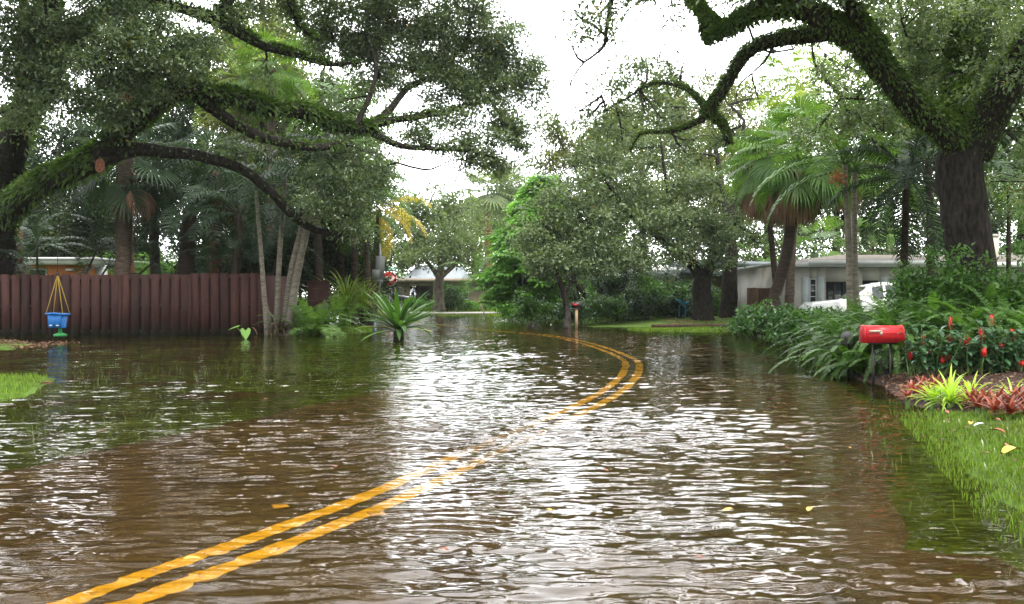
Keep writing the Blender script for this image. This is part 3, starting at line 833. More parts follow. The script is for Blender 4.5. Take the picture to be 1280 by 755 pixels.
board_fence('wooden_fence', 'low weathered brown wooden fence between the yellow and grey houses', X(934, 40), X(990, 40), 39.8, .1, 1.62, .155, .15, M['oldwood'], 2, seed=5)

# ================================================================ HOUSES
M['stucco_grey'] = solid('stucco_grey', (0.42, 0.41, 0.37), .9, c2=(0.33, 0.32, 0.29), scale=1.2, bump=.002)
M['stucco_yellow'] = solid('stucco_yellow', (0.68, 0.6, 0.4), .9, c2=(0.58, 0.5, 0.33), scale=1.2)
M['stucco_orange'] = solid('stucco_orange', (0.62, 0.22, 0.07), .85, c2=(0.5, 0.17, 0.05), scale=1.5)
M['stucco_tan'] = solid('stucco_tan', (0.36, 0.3, 0.23), .9, c2=(0.28, 0.23, 0.18), scale=1.2)
M['white_trim'] = solid('white_trim', (0.62, 0.64, 0.65), .5, c2=(0.5, 0.52, 0.53), scale=2)
M['shutter'] = solid('shutter_paint', (0.52, 0.58, 0.6), .5, c2=(0.44, 0.5, 0.52), scale=3)
M['roof_grey'] = solid('roof_grey', (0.17, 0.15, 0.12), .95, c2=(0.08, 0.07, 0.06), scale=7, bump=.01)
M['roof_teal'] = solid('roof_teal', (0.12, 0.17, 0.16), .8, scale=3)
M['roof_pale'] = solid('roof_pale', (0.26, 0.3, 0.33), .8, c2=(0.17, 0.2, 0.23), scale=2)
M['chimney'] = solid('chimney_stucco', (0.6, 0.57, 0.48), .9, c2=(0.5, 0.47, 0.39), scale=2)
M['dark_in'] = solid('screen_dark', (0.035, 0.03, 0.028), .6, scale=2)
m, t, b = newmat('window_glass'); M['glass'] = m
b.inputs['Base Color'].default_value = (0.035, 0.045, 0.05, 1); b.inputs['Roughness'].default_value = .06; b.inputs['Specular IOR Level'].default_value = .8
M['curtain'] = solid('curtain', (0.22, 0.2, 0.2), .8, scale=3)

def window(root, x, y, z, w_, h_, cols=1, rows=3):
    mb = MB(); tk = .05
    for a in (-1, 1):
        mb.box((x + a * (w_ / 2 + tk / 2), y - .03, z), (tk, .08, h_ + 2 * tk)); mb.box((x, y - .032, z + a * (h_ / 2 + tk / 2)), (w_, .08, tk))
    for i in range(1, rows): mb.box((x, y - .03, z - h_ / 2 + i * h_ / rows), (w_, .035, .03))
    for i in range(1, cols): mb.box((x - w_ / 2 + i * w_ / cols, y - .028, z), (.03, .035, h_))
    f = mb.build('window', M['white_trim'], root)
    p = MB().box((x, y - .012, z), (w_, .02, h_)).build('pane', M['glass'], f)
    p.data.transform(__import__('mathutils').Matrix.Identity(4))
    # pane vertices are in world measure: shift them to the root's base like every part
    bb = root['base']
    for v in p.data.vertices: v.co.x -= bb[0]; v.co.y -= bb[1]; v.co.z -= bb[2]
    return f
def slab(mb, x0, x1, y0, y1, z, h): return mb.box(((x0 + x1) / 2, (y0 + y1) / 2, z + h / 2), (x1 - x0, y1 - y0, h))

# grey house behind the right-hand garden
HY = 38.5
hx0, hx1 = X(984, HY), X(1480, HY)
r = thing('bungalow', 'grey stuccoed bungalow with a low roof and pale shutters behind the right garden', 'house', ((hx0 + hx1) / 2, HY + 4, 0.1))
wl = MB(); ez = 2.55
openings = [(X(1012, HY), X(1021, HY), .95, 1.98), (X(1032, HY), X(1066, HY), .25, 1.85), (X(1078, HY), X(1099, HY), 1.0, 1.9), (X(1117, HY), X(1138, HY), 1.0, 1.95), (X(1246, HY), X(1264, HY), 1.1, 2.0)]
xs = hx0
for a, b_, z0, z1 in openings:
    slab(wl, xs, a, HY, HY + .2, 0, ez); slab(wl, a, b_, HY, HY + .2, 0, z0); slab(wl, a, b_, HY, HY + .2, z1, ez - z1); xs = b_
slab(wl, xs, hx1, HY, HY + .2, 0, ez); slab(wl, hx0, hx0 + .2, HY + .2, HY + 9, 0, ez); slab(wl, hx1 - .2, hx1, HY + .2, HY + 9, 0, ez); slab(wl, hx0 + .2, hx1 - .2, HY + 8.8, HY + 9, 0, ez)
wl.build('wall', M['stucco_grey'], r)
for k, (a, b_, z0, z1) in enumerate(openings):
    if k == 0: window(r, (a + b_) / 2, HY + .08, (z0 + z1) / 2, b_ - a - .08, z1 - z0 - .08, 1, 4)
    elif k == 1:
        f = MB(); n = 3; ww = (b_ - a) / n
        for i in range(n + 1): f.box((a + i * ww + (.03 if i == 0 else -.03 if i == n else 0), HY + .07, (z0 + z1) / 2), (.06, .06, z1 - z0))
        f.box(((a + b_) / 2, HY + .07, z1 - .03), (b_ - a - .13, .05, .06)).build('sliding_door', M['dark_in'], r)
        MB().box(((a + b_) / 2 + .0, HY + .12, (z0 + z1) / 2), (b_ - a, .02, z1 - z0)).build('door_glass', M['glass'], r)
        MB().box((a + ww * .55, HY + .19, (z0 + z1) / 2), (ww * .9, .01, z1 - z0)).build('curtain', M['curtain'], r)
    else:
        f = MB().box(((a + b_) / 2, HY + .13, (z0 + z1) / 2), (b_ - a, .02, z1 - z0)).build('window', M['glass'], r)
for px in (1006.5, 1026, 1105):
    s_ = MB(); cx = X(px, HY); s_.box((cx, HY - .03, 1.47), (.25, .03, 1.15))
    for i in range(16): s_.box((cx, HY - .052, .95 + i * .069), (.19, .012, .03))
    s_.build('shutter', M['shutter'], r)
rf = MB()
slab(rf, hx0 - .45, hx1 + .4, HY - .55, HY + 9.4, ez, .1)
rf.build('soffit', M['white_trim'], r)
rf = MB()
a0, a1, y0, y1 = hx0 - .47, hx1 + .42, HY - .57, HY + 9.4
yr = (y0 + y1) / 2; zr = ez + .62
V = [[a0, y0, ez + .1], [a1, y0, ez + .1], [a1, y1, ez + .1], [a0, y1, ez + .1], [a0 + 4.2, yr, zr], [a1 - 3, yr, zr]]
rf.add(V, [[0, 1, 5, 4], [2, 3, 4, 5]], [[1, 2, 5], [3, 0, 4]]).build('roof', M['roof_grey'], r)
g = MB(); slab(g, hx0 + .7, X(1215, HY), HY - .72, HY - .58, ez + .0, .16); g.build('gutter', M['white_trim'], r)
g = MB(); slab(g, hx0 - .46, hx1, HY - .579, HY - .555, ez - .1, .2); g.build('fascia', M['white_trim'], r)
c = MB(); cx = X(1238, 39.5); c.box((cx, 40.2, 3.1), (.95, 1.0, 1.5)).box((cx, 40.2, 3.87), (1.03, 1.08, .07))
c.build('chimney', M['chimney'], r)

# yellow house
YY = 50.0
r = thing('yellow_house', 'pale yellow house with a dark teal roof edge left of the leaning palm', 'house', (X(950, YY), YY + 3, .1))
y0_, y1_ = X(850, YY), X(1000, YY)
wl = MB(); slab(wl, y0_, y1_, YY, YY + .2, 0, 2.35); slab(wl, y0_, y0_ + .2, YY + .2, YY + 7, 0, 2.35); slab(wl, y1_ - .2, y1_, YY + .2, YY + 7, 0, 2.35)
slab(wl, X(905, YY), X(952, YY), YY - 1.2, YY, 0, 2.3)
wl.build('wall', M['stucco_yellow'], r)
window(r, X(965, YY), YY - .01, 1.25, .6, .5, 2, 1)
rf = MB(); a0, a1 = y0_ - .5, y1_ + .6
rf.add([[a0, YY - 1.7, 2.62], [a1, YY - 1.7, 2.28], [a1, YY + 7.5, 2.6], [a0, YY + 7.5, 2.95], [a0, YY - 1.7, 2.42], [a1, YY - 1.7, 2.08], [a1, YY + 7.5, 2.4], [a0, YY + 7.5, 2.75]], [[0, 1, 2, 3], [0, 4, 5, 1], [5, 4, 7, 6], [1, 5, 6, 2], [3, 2, 6, 7], [0, 3, 7, 4]]).build('roof', M['roof_teal'], r)
MB().box(((a0 + a1) / 2, YY + 2.8, 3.0), (a1 - a0 - 2, 7, .25), tilt=.036).build('roof_deck', M['roof_pale'], r)

# orange house behind the left fence
OY = 44.0
r = thing('orange_house', 'orange house with a thick white flat roof seen over the left fence', 'house', (X(40, OY), OY + 3, .1))
wl = MB(); o0, o1 = X(-90, OY), X(116, OY)
slab(wl, o0, o1, OY, OY + .25, 0, 2.75); slab(wl, o1 - .25, o1, OY + .25, OY + 8, 0, 2.75); wl.build('wall', M['stucco_orange'], r)
wl = MB(); slab(wl, o1, o1 + .45, OY + .3, OY + .6, 0, 2.75); wl.build('corner_panel', M['white_trim'], r)
rf = MB(); slab(rf, o0 - .5, X(127, OY), OY - .6, OY + 8.5, 2.75, .3); slab(rf, o0 - .5, X(127, OY) + .06, OY - .66, OY + 8.5, 2.96, .12); rf.build('roof', M['white_trim'], r)
for px in (20, 48):
    window(r, X(px, OY), OY - .01, 2.1, .75, .8, 2, 2)
MB().box((X(89, OY), OY - .1, 2.5), (.36, .18, .1)).build('wall_lamp', M['white_trim'], r)

# tan house at the far end of the street, with its open garage
TY = 78.0
r = thing('tan_house', 'low tan house with pale gabled roof behind the far round tree', 'house', (X(530, TY), TY + 4, .2))
wl = MB(); t0, t1 = X(440, TY), X(640, TY)
ga, gb = X(512, TY), X(541, TY)
slab(wl, t0, ga, TY, TY + .25, 0, 2.45); slab(wl, ga, gb, TY, TY + .25, 2.1, .35); slab(wl, gb, t1, TY, TY + .25, 0, 2.45); slab(wl, t0, t0 + .25, TY + .25, TY + 9, 0, 2.45); slab(wl, t1 - .25, t1, TY + .25, TY + 9, 0, 2.45)
slab(wl, ga, gb, TY + 5, TY + 5.2, 0, 2.45)
wl.build('wall', M['stucco_tan'], r)
rf = MB(); slab(rf, t0 - .5, t1 + .5, TY - .7, TY + 9.5, 2.45, .28); rf.build('roof', M['stucco_tan'], r)
rf = MB()
for (pa, pb, pk, zt, yy) in ((502, 560, 528, 4.0, TY + 1), (528, 585, 562, 3.9, TY + 3)):
    A, B, K = X(pa, TY), X(pb, TY), X(pk, TY)
    rf.add([[A, yy, 2.735], [B, yy, 2.735], [B, yy + 7, 2.735], [A, yy + 7, 2.735], [K - .8, yy + 2.5, zt], [K + .8, yy + 2.5, zt]], [[0, 1, 5, 4], [2, 3, 4, 5]], [[1, 2, 5], [3, 0, 4]])
rf.build('gable_roof', M['roof_pale'], r)
window(r, X(575, TY), TY - .01, 1.5, 1.4, 1.0, 2, 2)

# house behind the middle trees, with a red awning
r = thing('awning_house', 'pale far house with a red awning right of the bright green tree trunks', 'house', (X(640, 84), 88, .2))
wl = MB(); slab(wl, X(600, 84), X(900, 84), 84, 84.3, 0, 2.9); slab(wl, X(600, 84), X(600, 84) + .3, 84.3, 92, 0, 2.9); wl.build('wall', M['stucco_tan'], r)
rf = MB(); slab(rf, X(650, 84), X(905, 84), 83, 93, 2.9, .25); rf.build('roof', M['white_trim'], r)
M['awning'] = solid('awning_red', (0.45, 0.06, 0.05), .7, scale=3)
MB().add([[X(604, 84), 82.5, 1.75], [X(624, 84), 82.5, 1.75], [X(624, 84), 84, 2.3], [X(604, 84), 84, 2.3], [X(604, 84), 82.5, 1.55], [X(624, 84), 82.5, 1.55]], [[0, 1, 2, 3], [4, 5, 1, 0]], [[0, 3, 4], [1, 5, 2]]).build('awning', M['awning'], r)
r = thing('white_house', 'white flat roofed house glimpsed between the trees left of the double trunked tree', 'house', (X(830, 52), 54, .2))
wl = MB(); slab(wl, X(800, 52), X(872, 52), 52, 52.25, 0, 2.3); wl.build('wall', M['stucco_yellow'], r)
rf = MB(); slab(rf, X(795, 52), X(878, 52), 51.4, 58, 2.3, .55); rf.build('roof', M['white_trim'], r)

# ================================================================ VEHICLES
M['tyre'] = solid('tyre', (0.02, 0.02, 0.02), .8, scale=20)
M['rim'] = solid('rim', (0.5, 0.5, 0.52), .3, metal=.9, scale=4)
M['headlight'] = solid('headlight', (0.8, 0.8, 0.78), .15, scale=4)
M['tail'] = solid('tail_light', (0.4, 0.01, 0.01), .2, scale=4)
M['rubber'] = solid('black_trim', (0.02, 0.02, 0.022), .5, scale=4)
def carpaint(n, c):
    m, t, b = newmat(n); b.inputs['Base Color'].default_value = c4(c); b.inputs['Roughness'].default_value = .25
    b.inputs['Coat Weight'].default_value = .6; b.inputs['Coat Roughness'].default_value = .05; return m
def vehicle(name, label, cat, loc, rotz, paint, st, wheels=(0.75, 3.6), wr=.33, glass_from=None, rack=False):
    """st: stations (x, z_belt, z_top, half width, half width of roof); the nose is at x = 0"""
    r = thing0(name, label, cat)
    st = np.array(st, float)
    mb = MB(); k = len(st); V = []
    for x, zb, zt, hw, hr in st:
        prof = [(-hw * .92, .28), (-hw, .5), (-hw, zb * .82), (-hw * .97, zb), (-hr, zt), (-hr * .5, zt + .025), (hr * .5, zt + .025), (hr, zt), (hw * .97, zb), (hw, zb * .82), (hw, .5), (hw * .92, .28)]
        V += [(x, a, b_) for a, b_ in prof]
    n = 12; i = np.arange(k - 1)[:, None] * n; j = np.arange(n)[None]; j2 = (j + 1) % n
    Q = np.stack([i + j, i + j2, i + n + j2, i + n + j], -1).reshape(-1, 4)
    V = np.array(V); ca = V[:n].mean(0); cb = V[-n:].mean(0)
    V = np.vstack([V, ca, cb]); j = np.arange(n); j2 = (j + 1) % n
    mb.add(V, Q, np.vstack([np.stack([j2, j, np.full(n, k * n)], -1), np.stack([j + (k - 1) * n, j2 + (k - 1) * n, np.full(n, k * n + 1)], -1)]))
    mb.build('body', paint, r, smooth=False)
    # glass: every span whose roof stands well over the belt on at least one side
    for a in range(k - 1):
        x0, zb0, zt0, hw0, hr0 = st[a]; x1, zb1, zt1, hw1, hr1 = st[a + 1]
        d0, d1 = zt0 - zb0, zt1 - zb1
        if d0 > .3 and d1 > .3:
            for s in (-1, 1):
                def pt(x, zb, zt, hw, hr, f): return (x, s * (hw * .97 * (1 - f) + hr * f + .008), zb * (1 - f) + zt * f)
                q = [pt(x0 + .04, zb0, zt0, hw0, hr0, .1), pt(x1 - .04, zb1, zt1, hw1, hr1, .1), pt(x1 - .04, zb1, zt1, hw1, hr1, .88), pt(x0 + .04, zb0, zt0, hw0, hr0, .88)]
                MB().add(q, [[0, 1, 2, 3]]).build('side_window', M['glass'], r)
        elif abs(d1 - d0) > .3:
            nm = 'windshield' if d1 > d0 else 'rear_window'
            f0, f1 = .08, .9
            q = []
            for f, s in ((f0, -1), (f0, 1), (f1, 1), (f1, -1)):
                hx = hr0 * (1 - f) + hr1 * f
                q.append((x0 + (x1 - x0) * f + (-.012 if d1 > d0 else .012), s * hx * .9, zt0 * (1 - f) + zt1 * f + .035))
            MB().add(q, [[0, 1, 2, 3]]).build(nm, M['glass'], r)
    hw = st[1][3]
    for x in wheels:
        for s in (-1, 1):
            wm = MB(); wm.lathe((0, 0, 0), [(wr * .6, -.11), (wr * .95, -.11), (wr, -.07), (wr, .07), (wr * .95, .11), (wr * .6, .11)], 20)
            v = np.vstack(wm.V); wm.V = [np.stack([v[:, 0] + x, v[:, 2] + s * (hw - .08), v[:, 1] + wr], -1)]
            wo = wm.build('wheel', M['tyre'], r)
            rm = MB(); rm.lathe((0, 0, 0), [(.001, -.09), (wr * .3, -.1), (wr * .6, -.08), (wr * .62, .08), (wr * .3, .1), (.001, .09)], 14)
            v = np.vstack(rm.V); rm.V = [np.stack([v[:, 0] + x, v[:, 2] + s * (hw - .07), v[:, 1] + wr], -1)]
            ro = rm.build('rim', M['rim'], None); ro.parent = wo
    L = st[-1][0]
    for s in (-1, 1):
        MB().box((0.0, s * hw * .72, st[0][1] * .86), (.08, .3, .14)).build('headlight', M['headlight'], r)
        MB().box((L, s * hw * .74, st[-1][1] * .86), (.06, .22, .2)).build('tail_light', M['tail'], r)
        MB().box((st[2][0] + .3, s * (hw + .09), st[2][1] + .06), (.12, .16, .13)).build('mirror', paint, r)
    MB().box((-.03, 0, .42), (.1, hw * 1.7, .2)).build('bumper', M['rubber'], r)
    if rack:
        for s in (-1, 1): MB().box((2.6, s * .5, st[4][2] + .07), (1.6, .04, .04)).build('roof_rail', M['rubber'], r)
    put(r, loc, rotz)
    return r
SED = [(0, .62, .64, .72, .6), (.25, .78, .8, .84, .66), (1.15, .9, .93, .88, .7), (1.95, .94, 1.36, .88, .58), (2.6, .95, 1.45, .88, .57), (3.4, .95, 1.38, .88, .57), (4.05, .94, .98, .87, .66), (4.5, .88, .9, .82, .62)]
SUV = [(0, .75, .78, .78, .66), (.2, .95, .98, .88, .7), (1.1, 1.06, 1.1, .92, .74), (1.75, 1.1, 1.68, .92, .64), (2.6, 1.1, 1.76, .92, .64), (3.6, 1.1, 1.74, .92, .64), (4.35, 1.1, 1.6, .9, .62), (4.7, 1.0, 1.05, .86, .6)]
TRK = [(0, .95, 1.0, .86, .72), (.15, 1.1, 1.14, .95, .78), (1.35, 1.2, 1.25, .97, .8), (2.05, 1.24, 1.74, .97, .7), (2.5, 1.24, 1.84, .97, .7), (3.75, 1.24, 1.82, .97, .7), (4.0, 1.22, 1.26, .97, .84), (5.6, 1.22, 1.24, .95, .9)]
vehicle('pickup_truck', 'white pickup truck parked in front of the grey bungalow behind ferns', 'truck', (X(1011, 32), 32.5, -.14), R(-4), carpaint('paint_white', (.82, .83, .84)), TRK, wheels=(.95, 4.5), wr=.4)
vehicle('parked_car', 'dark grey car parked by the tan house behind the stop sign', 'car', (X(518, 74), 73.5, .2), R(172), carpaint('paint_dark', (.05, .055, .065)), SUV, rack=True)
vehicle('parked_car', 'dark blue car half hidden under the bright green tree', 'car', (X(617, 74), 74.5, .18), R(8), carpaint('paint_blue', (.03, .06, .09)), SED)
vehicle('parked_car', 'silver white car parked behind the thin trunk left of the wooden mailbox post', 'car', (X(673, 58), 58, .1), R(12), carpaint('paint_silver', (.6, .63, .66)), SED)

# ================================================================ STREET FURNITURE AND SMALL THINGS
M['iron'] = solid('wrought_iron', (0.045, 0.043, 0.042), .5, metal=.3, scale=14)
M['mail_red'] = solid('mailbox_red', (0.66, 0.022, 0.03), .42, c2=(0.5, 0.015, 0.02), scale=22)
M['flag_tan'] = solid('flag_metal', (0.66, 0.6, 0.46), .4, scale=9)
def arch_box(mb, x0, x1, y, wd, z0, hs, ht, n=10):
    """mailbox shell: flat floor, straight sides to hs, round top to ht; length along x"""
    pr = [(y - wd / 2, z0), (y - wd / 2, z0 + hs)] + [(y - wd / 2 * math.cos(a), z0 + hs + (ht - hs) * math.sin(a)) for a in np.linspace(0, math.pi, n)[1:-1]] + [(y + wd / 2, z0 + hs), (y + wd / 2, z0)]
    return mb.prism(pr, x0, x1, 'x')
mb0 = P(1102, 428, 13.2); zf = mb0[2]
x0, x1 = X(1078.5, 13.2), X(1126.5, 13.2)
r = thing('mailbox', 'bright red mailbox with raised seams on a scrolled black iron stand', 'mailbox', (mb0[0], 13.2, 0))
bd = MB(); arch_box(bd, x0, x1, 13.2, .2, zf, .14, .245)
bo = bd.build('box', M['mail_red'], r)
e = MB(); arch_box(e, x0 - .012, x0 + .012, 13.2, .216, zf - .006, .146, .26); e.box((x0 - .02, 13.2, zf + .232), (.03, .05, .012)); e.build('door', M['mail_red'], r)
e = MB(); arch_box(e, x1 - .012, x1 + .006, 13.2, .212, zf - .004, .144, .256); e.build('back_cap', M['mail_red'], r)
e = MB(); e.box(((x0 + x1) / 2, 13.097, zf + .135), (x1 - x0 - .03, .008, .008)).build('seam', M['mail_red'], r)
e = MB(); fz = zf + .165; fx = X(1083, 13.2)
e.box((fx + .085, 13.088, fz), (.17, .008, .028)).box((fx + .165, 13.088, fz - .026), (.035, .008, .06)).build('flag', M['flag_tan'], r)
for px in (1091.5, 1113):
    MB().box((X(px, 13.2), 13.2, (zf - .16) / 2 - .01), (.028, .028, zf + .14)).build('leg', M['iron'], r)
MB().box((mb0[0], 13.2, zf - .012), (.36, .15, .018)).build('tray', M['iron'], r)
def scroll(cx, cz, r0, s, turns=1.35, a0=0.0):
    th = np.linspace(0, turns * 2 * math.pi, 36); rr = r0 * (1 - th / th[-1] * .8)
    return np.stack([cx + s * rr * np.cos(th + a0), np.full(36, 13.2), cz + rr * np.sin(th + a0)], -1)
cx = X(1102, 13.2)
for (ox, oz, rr, s, a) in ((-.05, zf - .16, .055, 1, 0), (.035, zf - .30, .05, -1, 1), (-.04, zf - .27, .035, 1, 3), (.04, zf - .45, .055, -1, 2)):
    MB().tube(scroll(cx + ox, oz, rr, s, a0=a), .006, 5).build('scroll', M['iron'], r)
MB().tube([[cx - .1, 13.2, zf - .05], [cx + .04, 13.2, zf - .14], [cx + .06, 13.2, zf - .24], [cx - .02, 13.2, zf - .36], [cx + .1, 13.2, zf - .52]], .006, 5).build('brace', M['iron'], r)

M['grey_metal'] = solid('grey_metal', (0.16, 0.15, 0.16), .5, metal=.2, scale=6)
gY = 14.2; gp = P(1053.5, 430, gY)
r = thing('mailbox', 'small dark grey mailbox seen end on against the ferns', 'mailbox', (gp[0] + .1, gY, 0))
b_ = MB(); arch_box(b_, gp[0] - .02, gp[0] + .16, gY, .17, gp[2], .12, .2)
v = np.vstack(b_.V); cxy = np.array([gp[0] + .07, gY]); a = R(62)
q = v.copy(); dx, dy = v[:, 0] - cxy[0], v[:, 1] - cxy[1]; q[:, 0] = cxy[0] + dx * math.cos(a) * 1.0 - dy * math.sin(a); q[:, 1] = cxy[1] + dx * math.sin(a) + dy * math.cos(a); b_.V = [q]
b_.build('box', M['grey_metal'], r)
MB().box((gp[0] + .1, gY + .05, gp[2] / 2 - .08), (.035, .035, gp[2] + .16)).build('post', M['iron'], r)
MB().box((gp[0] + .0, gY - .1, gp[2] + .1), (.01, .05, .06)).build('latch', M['iron'], r)

# black mailbox on a timber post across the water
mY = 35.5; mp = P(719, 385, mY)
M['black_paint'] = solid('black_paint', (0.025, 0.025, 0.028), .35, scale=9)
M['timber'] = solid('timber', (0.36, 0.25, 0.15), .8, c2=(.25, .16, .09), scale=4, mapping=(3, 3, .5))
r = thing('mailbox', 'black mailbox with a red flag on a pale timber post in the water', 'mailbox', (mp[0], mY, 0))
b_ = MB(); arch_box(b_, X(714, mY), X(728, mY), mY, .2, mp[2], .13, .24); b_.build('box', M['black_paint'], r)
MB().box((X(718.5, mY), mY - .108, mp[2] + .13), (.16, .01, .06)).box((X(716.4, mY), mY - .108, mp[2] + .17), (.04, .012, .1)).build('flag', M['red'], r)
MB().box((X(720.5, mY), mY, mp[2] / 2 - .08), (.11, .11, mp[2] + .16)).build('post', M['timber'], r)
MB().box((X(720.5, mY), mY, mp[2] - .02), (.3, .16, .03)).build('shelf', M['timber'], r)

# stop sign with its street name blade
sY = 52.0; sp = P(487, 348.5, sY)
M['sign_red'] = solid('sign_red', (0.62, 0.015, 0.02), .45, c2=(.56, .012, .018), scale=2)
M['sign_white'] = solid('sign_white', (0.85, 0.85, 0.85), .5, c2=(.8, .8, .8), scale=2)
M['sign_green'] = solid('sign_green', (0.0, 0.30, 0.16), .5, c2=(0, .26, .14), scale=2)
M['galv'] = solid('galvanised', (0.3, 0.31, 0.31), .5, metal=.6, scale=9)
M['alu'] = solid('sign_back', (0.24, 0.26, 0.25), .6, metal=.3, c2=(.2, .215, .21), scale=5)
r = thing('stop_sign', 'red octagonal stop sign with a green street name blade on top', 'road sign', (sp[0], sY, 0.05))
def octa(mb, c, rad, y0, y1): return mb.prism([(c[0] + rad * math.cos(R(22.5 + 45 * i)), c[2] + rad * math.sin(R(22.5 + 45 * i))) for i in range(8)], y0, y1, 'y')
octa(MB(), sp, .45, sY - .02, sY - .012).build('sign_border', M['sign_white'], r)
octa(MB(), sp, .42, sY - .026, sY - .0205).build('sign_face', M['sign_red'], r)
cu = bpy.data.curves.new('letters', 'FONT'); cu.body = 'STOP'; cu.size = .31; cu.align_x = 'CENTER'; cu.align_y = 'CENTER'; cu.extrude = .002; cu.offset = .012
to = bpy.data.objects.new('letters_tmp', cu); COL.objects.link(to)
bpy.context.view_layer.update()
me = bpy.data.meshes.new_from_object(to.evaluated_get(bpy.context.evaluated_depsgraph_get()))
bpy.data.objects.remove(to)
lo = bpy.data.objects.new('letters', me); me.materials.clear(); me.materials.append(M['sign_white']); COL.objects.link(lo)
lo.parent = r; lo.location = (0, -.031, sp[2] - .05); lo.rotation_euler = (R(90), 0, 0); lo.scale = (.78, 1, 1)
MB().box((sp[0], sY + .02, sp[2] / 2 + .2), (.06, .06, sp[2] + .55)).build('post', M['galv'], r)
MB().box((sp[0] + .12, sY + .0, sp[2] + .53), (.5, .012, .2)).build('name_blade', M['sign_green'], r)
MB().box((sp[0] + .12, sY - .008, sp[2] + .53), (.34, .004, .05)).build('blade_lettering', M['sign_white'], r)

# backs of two signs on a leaning post nearer the camera
bY = 36.0
a_, b2 = P(463, 413, bY), P(473, 305, bY)
r = thing('leaning_sign', 'leaning grey metal signpost carrying two sign backs beside the stop sign', 'road sign', (a_[0], bY, -.05))
MB().tube([[a_[0] + .1, bY, -.2], [a_[0] + .42, bY, 2.0], [b2[0] + .06, bY, b2[2]]], .035, 8).build('post', M['galv'], r)
def plate(p1, p2, yy, tilt): 
    q1, q2 = P(*p1, bY), P(*p2, bY); c = (q1 + q2) / 2; return MB().box((c[0], yy, c[2]), (abs(q2[0] - q1[0]), .006, abs(q2[2] - q1[2])), tilt=tilt)
plate((469.5, 320), (481, 349), bY - .05, .05).build('sign_plate', M['alu'], r)
plate((465, 337), (475, 349), bY - .058, .05).build('sign_plate', M['alu'], r)
plate((471, 349.5), (479, 353), bY - .044, .05).build('sign_plate', M['alu'], r)

M['marker'] = solid('marker_yellow', (.9, .6, .1), .4, c2=(.8, .5, .08), scale=20)
M['blue_paint'] = solid('marker_blue', (0.1, 0.16, 0.26), .5, scale=6)
r = thing('marker_post', 'short grey blue marker post leaning in shallow water by the rosette plant', 'post', G(467, 415))
MB().tube([G(466.5, 416) + [0, 0, -.1], P(469, 401, G(466, 416)[1])], .03, 8).build('shaft', M['blue_paint'], r)
MB().tube([P(469, 401.5, G(466, 416)[1]), P(469.2, 400, G(466, 416)[1])], .038, 8).build('cap', M['galv'], r)
for px, py, lab in ((350, 643, 'yellow raised marker on the road left of the double line'), (471, 652, 'yellow raised marker on the road right of the double line')):
    g_ = G(px, py, -.07)
    mk = MB(); mk.prism([(-.052, -.022), (.052, -.022), (.04, .0), (-.04, 0)], -.05, .05, 'y')
    o = mk.build('road_marker', M['marker'])
    put(o, (g_[0], g_[1], -.07), R(25)); tag(o, lab, 'road marker')

# baby swing
wY = 25.0
M['swing_blue'] = solid('swing_blue', (0.01, 0.19, 0.6), .35, c2=(.01, .16, .52), scale=4)
M['swing_green'] = solid('swing_green', (0.03, 0.33, 0.08), .4, scale=4)
M['rope'] = solid('rope_yellow', (0.62, 0.42, 0.08), .8, scale=40)
top = P(72, 343, wY); sc0 = P(72.5, 401, wY)
r = thing('baby_swing', 'blue toddler swing seat on yellow ropes with a green base', 'swing', (sc0[0], wY, sc0[2] - .4))
def shell(mb, c, w0, w1, d, h, th=.03):
    """open bucket: wider at the rim"""
    o = []
    for f, ww in ((0, w1), (1, w0)):
        z = c[2] - h / 2 + h * f; dd = d * (0.75 + .25 * f)
        for a in np.linspace(0, 2 * math.pi, 20, endpoint=False):
            ca, sa = math.cos(a), math.sin(a); e = .45
            o.append((c[0] + math.copysign(abs(ca) ** e, ca) * ww / 2, c[1] + math.copysign(abs(sa) ** e, sa) * dd / 2, z))
    inn = [(c[0] + (x - c[0]) * .88, c[1] + (y - c[1]) * .88, z + (.03 if i < 20 else 0)) for i, (x, y, z) in enumerate(o)]
    j = np.arange(20); j2 = (j + 1) % 20
    return mb.add(o + inn, np.vstack([np.stack([j, j2, j2 + 20, j + 20], -1), np.stack([j2 + 40, j + 40, j + 60, j2 + 60], -1), np.stack([j + 20, j2 + 20, j2 + 60, j + 60], -1), [[0, 5, 10, 15], [0, 10, 5, 15]]]))
sb = MB(); shell(sb, sc0 + [0, 0, .0], .46, .37, .38, .38); sb.prism([(sc0[0] + a * .185, sc0[2] + b * .2) for a, b in ((-1, 1), (1, 1), (.92, -.9), (-.92, -.9))], wY - .2, wY - .17, 'y'); sb.build('seat', M['swing_blue'], r)
sb = MB(); sb.tube([[sc0[0] - .24, wY - .18, sc0[2] + .19], [sc0[0], wY - .25, sc0[2] + .205], [sc0[0] + .24, wY - .18, sc0[2] + .17], [sc0[0] + .24, wY + .18, sc0[2] + .17], [sc0[0] - .24, wY + .18, sc0[2] + .19], [sc0[0] - .24, wY - .18, sc0[2] + .19]], .03, 6).build('rim', M['swing_blue'], r)
for a in (-1, 1):
    MB().box((sc0[0] + a * .09, wY - .215, sc0[2] - .12), (.07, .02, .035)).build('buckle', M['sign_white'], r)
sb = MB(); sb.lathe((sc0[0] + .06, wY, sc0[2] - .42), [(.001, 0), (.17, .0), (.17, .05), (.05, .1), (.045, .22), (.001, .22)], 14).build('base', M['swing_green'], r)
for a, b_ in ((-1, -1), (-1, 1), (1, -1), (1, 1)):
    MB().tube([top, [sc0[0] + a * .225 + b_ * .015, wY + b_ * .17, sc0[2] + .19]], .0125, 5).build('rope', M['rope'], r)
